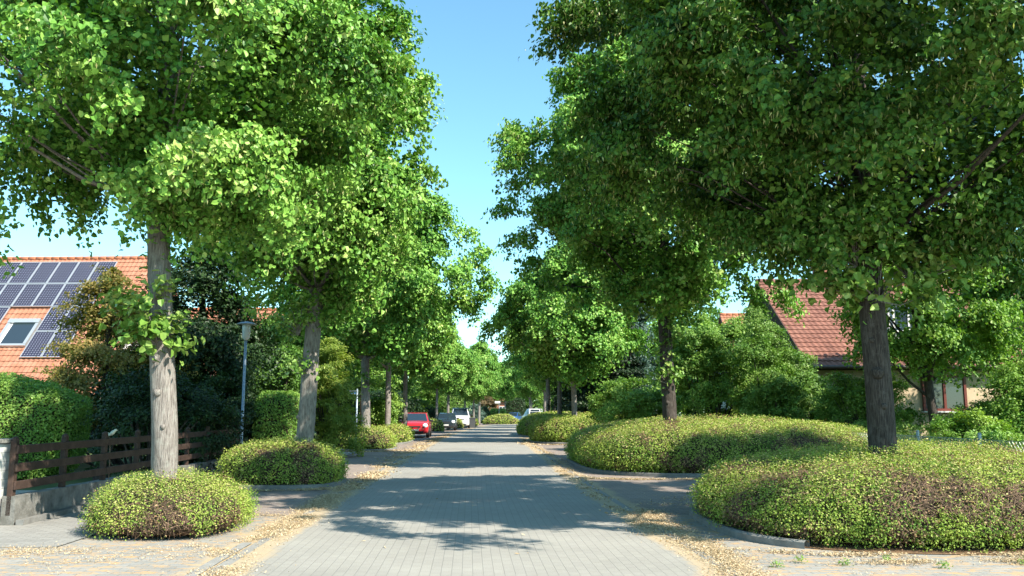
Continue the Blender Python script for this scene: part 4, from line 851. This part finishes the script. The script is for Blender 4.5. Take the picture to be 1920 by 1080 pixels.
BG = [make_tree('background_tree', 'x', (-20, 62, 0), 80, M_mid, .2, nlimb=8, zmin=1, bark_m=M_bark_dark, crown_kw=K(zb=.1, zt=1, rxm=.42, rxp=.45, ry=.42, n_clump=110, n_leaf=26000, leaf=.022, rc=(.06, .11), prof=lambda t: np.clip(np.sin(np.pi * (t * .86 + .1)), .05, 1) ** .7)),
      make_tree('background_tree', 'x', (-26, 75, 0), 81, M_light, .2, nlimb=8, zmin=1, bark_m=M_bark_dark, crown_kw=K(zb=.08, zt=1, rxm=.4, rxp=.38, ry=.4, n_clump=100, n_leaf=24000, leaf=.022, rc=(.06, .12), prof=lambda t: np.clip(np.sin(np.pi * (t * .82 + .12)), .05, 1) ** .8))]
for b_ in BG:
    for ch in b_.children:
        if ch.name.startswith('trunk'):
            mbt = MB(); mbt.tube([(0, 0, 0), (.01, 0, .3), (0, .01, .8)], [.022, .018, .006], 8); bpy.data.objects.remove(ch); mbt.build('trunk', M_bark_dark, b_, smooth=True)
for i, (x, y, h_) in enumerate(bgs):
    lab = bgl[i]
    if i < 2: BG[i].location = (x, y, 0); BG[i].scale = (h_,) * 3; BG[i]['label'] = lab; BG[i]['group'] = 'background garden trees'
    else: copy_thing(BG[i % 2], (x, y, 0), i * 1.7, lab, 'background garden trees', (h_ * (1 + .15 * math.sin(i)), h_, h_))

# ------------------------------------------------------------------ wire fence at right
M_wire = mat('galvanised_wire', (.42, .46, .42), .4, .6)
A_, B_ = Vector((8.75, 13.2, 0)), Vector((8.35, 33, 0)); wd = (B_ - A_).normalized(); wl_ = (B_ - A_).length; wrz = math.atan2(wd.y, wd.x)
wf = thing('chain_link_fence', 'low green-grey chain-link fence behind the clipped beds at right', 'fence', A_, wrz)
wm = MB(); Vw = []; Fw = []; H_ = 1.0; st = .10; wt = .0035
def wseg(a0, z0, a1, z1):
    n0 = len(Vw); dx, dz = a1 - a0, z1 - z0; l = math.hypot(dx, dz); ox, oz = -dz / l * wt, dx / l * wt
    for (a, z) in ((a0, z0), (a1, z1)): Vw.extend([(a + ox, -wt, z + oz), (a + ox, wt, z + oz), (a - ox, wt, z - oz), (a - ox, -wt, z - oz)])
    Fw.extend([(n0, n0 + 1, n0 + 5, n0 + 4), (n0 + 1, n0 + 2, n0 + 6, n0 + 5), (n0 + 2, n0 + 3, n0 + 7, n0 + 6), (n0 + 3, n0, n0 + 4, n0 + 7)])
a = -H_
while a < wl_:
    a0, z0, a1, z1 = a, .02, a + H_ * .8, H_
    if a0 < 0: z0 = .02 + (-a0) / (a1 - a0) * (z1 - z0); a0 = 0
    if a1 > wl_: z1 = z0 + (wl_ - a0) / (a1 - a0) * (z1 - z0); a1 = wl_
    if a1 > a0 + .01: wseg(a0, z0, a1, z1); wseg(wl_ - a0, z0, wl_ - a1, z1)
    a += st
link('mesh_panel', mesh_np('mesh_panel', np.array(Vw), np.array(Fw), M_wire), wf)
q = MB(); q.tube([(0, 0, H_), (wl_, 0, H_)], .006, 6); q.tube([(0, 0, .5), (wl_, 0, .5)], .004, 6); q.build('tension_wire', M_wire, wf)
for i in range(9):
    q = MB(); aa = .6 + i * 2.35; q.tube([(aa, -.03, -.05), (aa, -.03, 1.1)], .033, 10); q.lathe((aa, -.03, 1.1), [(.036, 0), (.02, .025)], 10); q.build('post', M_galv, wf, smooth=False)

# ------------------------------------------------------------------ vehicles
M_tyre = mat('tyre_rubber', (.015, .015, .016), .8); M_rim = mat('alloy', (.45, .46, .48), .3, .8); M_black = mat('black_plastic', (.02, .02, .022), .5)
M_lamp = mat('headlight_glass', (.75, .78, .82), .08, .2, .8); M_tail = mat('tail_lamp', (.35, .01, .01), .2); M_cglass = mat('car_glass', (.02, .035, .05), .04, 0, 1)
M_plate = mat('number_plate', (.7, .7, .68), .4)
def paint(name, c, met=0): 
    m = mat(name, c, .25, met, .5); m.node_tree.nodes['Principled BSDF'].inputs['Coat Weight'].default_value = .7; return m
def car(name, label, cat, loc, rz, m, L=4.0, W=1.7, H=1.46, hood=.98, belt=.93, ws0=-.85, ws1=-.15, rr1=1.35, rr0=1.85, tail=.95, wr_=.31, wb=(-1.23, 1.25), cab_only=False):
    t = thing(name, label, cat, loc, rz); hw = W / 2
    ys = [-L / 2, -L / 2 + .12, -L / 2 + .45, ws0 - .1, ws0 + .25, 0.3, rr1, rr0 - .05, L / 2 - .1, L / 2]
    zt = [hood - .30, hood - .13, hood - .05, hood + .02, belt + .04, belt + .05, belt + .06, tail + .03, tail - .05, tail - .22]
    wf_ = [.78, .92, .98, 1.0, 1.0, 1.0, 1.0, .98, .95, .86]; zb = [.32, .22, .2, .2, .2, .2, .2, .22, .25, .34]
    mb = MB(); V = []
    for y, z, f, b0 in zip(ys, zt, wf_, zb):
        w_ = hw * f
        half = [(0, b0), (w_ * .85, b0), (w_ * .97, b0 + .10), (w_, b0 + .28), (w_, z - .22), (w_ * .965, z - .06), (w_ * .86, z), (w_ * .4, z + .025), (0, z + .03)]
        ring = half + [(-x, zz) for x, zz in half[-2:0:-1]]
        V += [(x, y, zz) for x, zz in ring]
    n = len(ring); k = len(ys)
    F = [(i * n + j, i * n + (j + 1) % n, (i + 1) * n + (j + 1) % n, (i + 1) * n + j) for i in range(k - 1) for j in range(n)] + [tuple(range(n))[::-1], tuple(range((k - 1) * n, k * n))]
    mb.add(V, F); body = mb.build('body', m, t, smooth=True, sub=1)
    # greenhouse
    bw, tw = hw * .93, hw * .73; zb_ = belt - .02
    st_ = [(ws0, zb_ + .02, bw * .97, .02), (ws1, H - .07, tw * .98, 1), ((ws1 + rr1) / 2, H, tw, 1), (rr1, H - .06, tw * .96, 1), (rr0, zb_ + .04, bw * .93, .02)]
    V = []
    for (y, z, w_, f) in st_:
        V += [(-w_ if f < .5 else -w_, y, z), (w_, y, z)]
    g_ = MB(); P_ = lambda i, s_: (s_ * st_[i][2], st_[i][0], st_[i][1])
    base = [(s_ * bw * 1.0, y, zb_) for y in (ws0, ws1, (ws1 + rr1) / 2, rr1, rr0) for s_ in (-1, 1)]
    top = [P_(i, s_) for i in range(5) for s_ in (-1, 1)]
    top[0] = (-bw * .97, ws0, zb_ + .01); top[1] = (bw * .97, ws0, zb_ + .01)
    g_.add(top, [(0, 1, 3, 2), (2, 3, 5, 4), (4, 5, 7, 6), (6, 7, 9, 8)]); bb = base
    g_.add([top[0], top[2], top[4], top[6], top[8], bb[8], bb[6], bb[4], bb[2], bb[0]], [(0, 1, 8, 9), (1, 2, 7, 8), (2, 3, 6, 7), (3, 4, 5, 6)])
    g_.add([top[1], top[3], top[5], top[7], top[9], bb[9], bb[7], bb[5], bb[3], bb[1]], [(0, 9, 8, 1), (1, 8, 7, 2), (2, 7, 6, 3), (3, 6, 5, 4)])
    import bmesh
    go = g_.build('cabin', m, t); bm = bmesh.new(); bm.from_mesh(go.data); bmesh.ops.remove_doubles(bm, verts=bm.verts, dist=.002); bmesh.ops.recalc_face_normals(bm, faces=bm.faces)
    bm.to_mesh(go.data); bm.free(); bv = go.modifiers.new('bevel', 'BEVEL'); bv.width = .04; bv.segments = 3; go.data.polygons.foreach_set('use_smooth', np.full(len(go.data.polygons), True))
    def quad(a, b, c_, d, ins, name_, off=.022):
        a, b, c_, d = map(Vector, (a, b, c_, d)); ce = (a + b + c_ + d) / 4; nn = (b - a).cross(d - a).normalized()
        if nn.dot(ce - Vector((0, (ws1 + rr1) / 2, belt))) < 0: nn = -nn
        ps = [p.lerp(ce, ins) + nn * off for p in (a, b, c_, d)]; w_ = MB(); w_.add(ps + [p - nn * .03 for p in ps], [(0, 1, 2, 3), (7, 6, 5, 4), (0, 4, 5, 1), (1, 5, 6, 2), (2, 6, 7, 3), (3, 7, 4, 0)]); return w_.build(name_, M_cglass, t)
    quad(top[0], top[1], top[3], top[2], .09, 'windscreen'); quad(top[6], top[7], top[9], top[8], .12, 'rear_window')
    ym = (ws1 + rr1) / 2
    for s_ in (0, 1):
        quad((bb[s_][0] * .99, ws0 + .18, zb_ + .06), (bb[s_][0], ym, zb_ + .06), (top[4 + s_][0], ym, H - .04), (top[2 + s_][0], ws1, H - .10), .07, 'side_window', .012)
        quad((bb[s_][0], ym, zb_ + .06), (bb[s_][0], rr0 - .25, zb_ + .06), (top[6 + s_][0], rr1 - .1, H - .09), (top[4 + s_][0], ym, H - .05), .08, 'side_window', .012)
    for y in wb:
        for s_ in (-1, 1):
            x = s_ * (hw - .10); tw_ = MB(); tw_.lathe((x, y, wr_), [(wr_ * .62, -.10), (wr_ * .93, -.10), (wr_, -.06), (wr_, .06), (wr_ * .93, .10), (wr_ * .62, .10)], 24, axis='X'); wo_ = tw_.build('wheel', M_tyre, t, smooth=False)
            r_ = MB(); r_.lathe((x, y, wr_), [(wr_ * .6, -.085), (wr_ * .62, -.07), (wr_ * .62, .07), (wr_ * .6, .085)], 20, axis='X')
            for q_ in range(5):
                an = q_ * 2 * math.pi / 5; r_.box((x + s_ * .092, y + math.cos(an) * wr_ * .3, wr_ + math.sin(an) * wr_ * .3), (.02, .045, wr_ * .56), 0, rx=an + math.pi / 2)
            r_.build('rim', M_rim, wo_)
            a_ = MB(); pts = [(y + math.cos(q_) * (wr_ + .06), wr_ + math.sin(q_) * (wr_ + .06)) for q_ in np.linspace(-.35, math.pi + .35, 16)]
            a_.prism(pts, 'X', s_ * (hw - .08) - .09, s_ * (hw - .08) + .092); a_.build('wheel_arch', M_black, t)
    for s_ in (-1, 1):
        h_ = MB(); h_.lathe((0, 0, 0), [(.02, -.05), (.10, -.03), (.13, .02), (.12, .06)], 16); 
        ho = h_.build('headlight', M_lamp, t, smooth=True); ho.scale = (1.25, 1, .75); ho.rotation_euler = (math.radians(72), 0, s_ * .35); ho.location = (s_ * hw * .73, -L / 2 + .10, hood - .25)
        tl = MB(); tl.box((s_ * hw * .80, L / 2 - .07, tail - .12), (.2, .12, .28), bev=.03); tl.build('tail_light', M_tail, t)
        mi_ = MB(); mi_.box((s_ * (hw + .09), ws0 + .32, belt + .06), (.18, .10, .13), bev=.03); mi_.build('wing_mirror', M_black, t)
    gr = MB(); gr.box((0, -L / 2 + .04, hood - .33), (W * .42, .07, .10), bev=.02); gr.box((0, -L / 2 - .005, .33), (W * .62, .09, .14), bev=.02); gr.build('grille', M_black, t)
    for s_, z_ in ((-1, .46), (1, .62)):
        q_ = MB(); q_.box((0, s_ * (L / 2 + (.035 if s_ < 0 else -.015)), z_), (.5, .03, .11)); q_.build('number_plate', M_plate, t)
    return t
car('parked_car', 'bright red hatchback parked facing the camera behind the fifth linden at left', 'car', (-5.85, 53.0, 0), .05, paint('red_paint', (.50, .02, .028)), H=1.5)
car('parked_car', 'dark blue-grey hatchback parked between the red car and the white truck', 'car', (-5.55, 73.5, 0), .03, paint('dark_paint', (.018, .028, .038), 0), H=1.46)
car('parked_car', 'blue estate car standing beyond the domed island shrub at the end of the street', 'car', (.25, 126, 0), -.25, paint('blue_paint', (.03, .09, .30), .3), L=4.4, H=1.5)
car('parked_car', 'silver car half hidden behind the right trunks, just above the clipped bed', 'car', (4.1, 88, 0), 0, paint('silver_paint', (.5, .52, .54), .5), H=1.48)
M_wpaint = paint('white_paint', (.72, .73, .74)); M_bedg = mat('grey_tailgate', (.30, .32, .34), .45, .4)
def pickup(label, loc, rz, mirror=False):
    t = car('pickup_truck', label, 'pickup truck', loc, rz, M_wpaint, L=5.2, W=1.9, H=1.96, hood=1.18, belt=1.18, ws0=-1.75, ws1=-1.1, rr1=-.15, rr0=.0, tail=.62, wr_=.35, wb=(-1.75, 1.45))
    b_ = MB(); b_.box((0, 1.35, .74), (1.86, 2.5, .08)); b_.build('load_floor', M_black, t)
    for (x, y, sx_, sy_) in ((-.93, 1.35, .04, 2.5), (.93, 1.35, .04, 2.5), (0, .12, 1.82, .04)):
        q_ = MB(); q_.box((x, y, 1.0), (sx_, sy_, .44), bev=.01); q_.box((x, y, 1.235), (sx_ + .025, sy_ + .02, .035)); q_.build('drop_side', M_wpaint, t)
    q_ = MB(); q_.box((0, 2.6, 1.05), (1.9, .05, .54), bev=.012)
    for xx in (-.6, 0, .6): q_.box((xx, 2.632, 1.05), (.05, .02, .5))
    q_.build('tailgate', M_bedg, t)
    q_ = MB(); 
    for x in (-.85, .85): q_.box((x, .2, 1.45), (.05, .05, .9))
    q_.box((0, .2, 1.9), (1.74, .05, .05)); q_.box((0, .2, 1.6), (1.66, .04, .04)); q_.build('ladder_rack', M_wpaint, t)
    return t
pickup('white pickup truck with a dropside bed facing the camera at left behind the dark car', (-5.05, 85.0, 0), .03)
pickup('white pickup truck seen from behind at right, its grey tailgate toward the road', (2.9, 108, 0), math.pi + .35)
wb_ = thing('wheelie_bin', 'dark grey wheelie bin beside the white pickup truck at the kerb', 'bin', (-3.72, 81.0, 0), .1)
q = MB(); q.add([(-.24, -.26, .06), (.24, -.26, .06), (.24, .24, .06), (-.24, .24, .06), (-.29, -.34, .95), (.29, -.34, .95), (.29, .34, .95), (-.29, .34, .95)], [(0, 3, 2, 1), (4, 5, 6, 7), (0, 1, 5, 4), (1, 2, 6, 5), (2, 3, 7, 6), (3, 0, 4, 7)]); q.box((0, 0, .935), (.64, .74, .04), bev=.01)
M_bin = mat('bin_plastic', (.07, .075, .08), .5); q.build('body', M_bin, wb_)
q = MB(); q.box((0, 0, .985), (.62, .74, .05), rx=.04, bev=.02); q.box((0, .38, .99), (.5, .04, .04)); q.build('lid', M_bin, wb_)
for s_ in (-1, 1): q = MB(); q.lathe((s_ * .27, .27, .10), [(.06, -.03), (.10, -.03), (.10, .03), (.06, .03)], 16, axis='X'); q.build('wheel', M_tyre, wb_)
ns = thing('street_sign', 'tiny white sign on a thin post above the far bright hedge', 'street sign', (-1.75, 116.5, 0))
q = MB(); q.tube([(0, 0, 0), (0, 0, 3.0)], .035, 8); q.build('post', M_galv, ns); q = MB(); q.box((-.2, -.05, 2.85), (.75, .03, .28), bev=.008); q.build('plate', M_frame_w, ns)

# ------------------------------------------------------------------ dry linden blossom lying on the paving (uncountable)
rng = np.random.default_rng(77)
def litter(name, pts, wid, n, size, seed, thr=.0, off=0.0, zz=.012):
    """bits scattered along a poly-line given as (x, y); denser in clumps"""
    r = np.random.default_rng(seed); p = np.array(pts, float); seg = np.linalg.norm(np.diff(p, axis=0), axis=1); cum = np.concatenate([[0], np.cumsum(seg)])
    s = r.random(n * 2) * cum[-1]; x = np.interp(s, cum, p[:, 0]); y = np.interp(s, cum, p[:, 1]); w_ = np.interp(s, cum, wid) if hasattr(wid, '__len__') else wid
    x = x + r.normal(size=n * 2) * w_ * .5; y = y + r.normal(size=n * 2) * w_ * .3
    P = np.column_stack([x, y, np.zeros(n * 2)]); d = fnoise(P, .8, 9) + .6 * fnoise(P, .25, 10)
    P = P[d + r.normal(size=n * 2) * .35 > thr][:n]; m_ = len(P); P[:, 2] = zz + r.random(m_) ** 2 * .02
    nn = nrm(np.array([0, 0, 1.]) + r.normal(size=(m_, 3)) * .45); sz = size * (.5 + r.random(m_))
    v, f, k = leaves_geo(P, nn, r.normal(size=(m_, 3)), sz, .42, False); v[:, 2] = np.maximum(v[:, 2], .006)
    ti = np.clip(.5 + .22 * r.normal(size=m_), 0, 1)
    return v, f, ti
VV = []; FF = []; TT = []; off = 0
def add_l(*a, **k):
    global off
    a = list(a); a[2] = int(a[2] * .36)
    v, f, ti = litter('x', *a, **k); VV.append(v); FF.append(f + off); TT.append(ti); off += len(v)
Lx = lambda y: centre(np.array([float(y)]))[0]
add_l([(Lx(5) - 2.35, 5), (Lx(8) - 2.5, 8.2), (Lx(10) - 2.6, 10), (Lx(12) - 2.45, 12.5), (Lx(14) - 2.5, 14.5), (Lx(17) - 2.5, 17.5)], [.35, .38, .32, .26, .30, .2], 60000, .024, 1, -.15)
add_l([(Lx(17) - 2.45, 17), (Lx(20) - 2.4, 20), (Lx(26) - 2.5, 26), (Lx(33) - 2.6, 33), (Lx(42) - 2.7, 42), (Lx(60) - 2.6, 60)], [.3, .35, .5, .6, .4, .4], 26000, .06, 2, -.05)
add_l([(-6, 9.4), (-3.2, 9.9), (-3.0, 10.9), (-3.05, 12.6), (-4.2, 13.1), (-5.3, 13)], [.8, .4, .25, .3, .4, .4], 22000, .02, 3, .05)
add_l([(-9, 8.6), (-5, 8.9), (-2.8, 9.0)], [1.0, 1.0, .8], 12000, .02, 4, .35)
add_l([(1.95, 5), (2.15, 8.3), (2.2, 9.4), (2.0, 10.6), (1.9, 12), (2.1, 13.5)], [.35, .28, .32, .45, .32, .3], 48000, .024, 5, -.1)
add_l([(2.5, 9.75), (3.2, 9.35), (6, 9.3), (9, 9.3)], [.2, .22, .22, .22], 16000, .03, 21, -.4)
add_l([(2.3, 8.9), (3.6, 8.9), (6, 8.95), (9, 9.1)], [.22, .32, .35, .3], 26000, .024, 6, -.05)
add_l([(3, 8.2), (6, 8.2), (9, 8.3)], [.6, .7, .7], 4500, .02, 7, .35)
add_l([(1.3, 22.5), (1.35, 20.8), (1.7, 19.9), (2.8, 19.6), (5.2, 19.7), (6.2, 20)], [.2, .3, .3, .25, .25, .25], 20000, .035, 8, -.1)
add_l([(1.6, 13), (1.5, 17), (1.45, 20), (1.35, 30), (.9, 40), (.8, 50)], [.3, .2, .25, .3, .3, .3], 9000, .055, 9, .2)
add_l([(.6, 43), (.7, 40.6), (1.8, 40.2), (4.6, 40.3)], [.3, .35, .3, .3], 5000, .09, 10, -.1)
add_l([(-3.3, 17.4), (-4.4, 16.75), (-6, 16.9)], [.3, .25, .35], 12000, .033, 11, -.1)
add_l([(-4.4, 34.5), (-5.5, 33.2), (-7, 33.5)], [.5, .4, .4], 7000, .08, 12, -.1)
add_l([(2.6, 14.2), (3.5, 15.5), (4.5, 17)], [.8, 1.0, .9], 2500, .035, 13, .3)
add_l([(-1.5, 8), (-.8, 14), (-1, 24), (-1.3, 34)], [1.9, 1.9, 2.2, 2.2], 260, .05, 14, .2)
V = np.concatenate(VV); F = np.concatenate(FF); T_ = np.concatenate(TT)
setp(link('fallen_blossom', mesh_np('fallen_blossom', V, F, M_blossom, None, T_)), 'dry golden linden blossom litter lying along the gutters and kerbs', 'litter', kind='stuff')
# small weeds in the paving joints
Cg = np.column_stack([np.array([2.6, 3.3, 4.2, 5.1, 6.0, 2.9, 3.8, 3.3]), np.array([8.65, 8.75, 8.6, 8.8, 8.55, 8.9, 8.95, 16.2]), np.full(8, .03)])
v, f, m_, ti = clump_leaves(np.random.default_rng(3), Cg, np.full(8, .08), nrm(np.tile([[.1, .1, 1.]], (8, 1))), 700, .03, False, up=.2, flat=.7, wid=.35, twigs=0)
setp(link('paving_weeds', mesh_np('paving_weeds', v, f, M_light, None, ti)), 'small green weeds sprouting in the paving joints at right', 'weeds', kind='stuff')
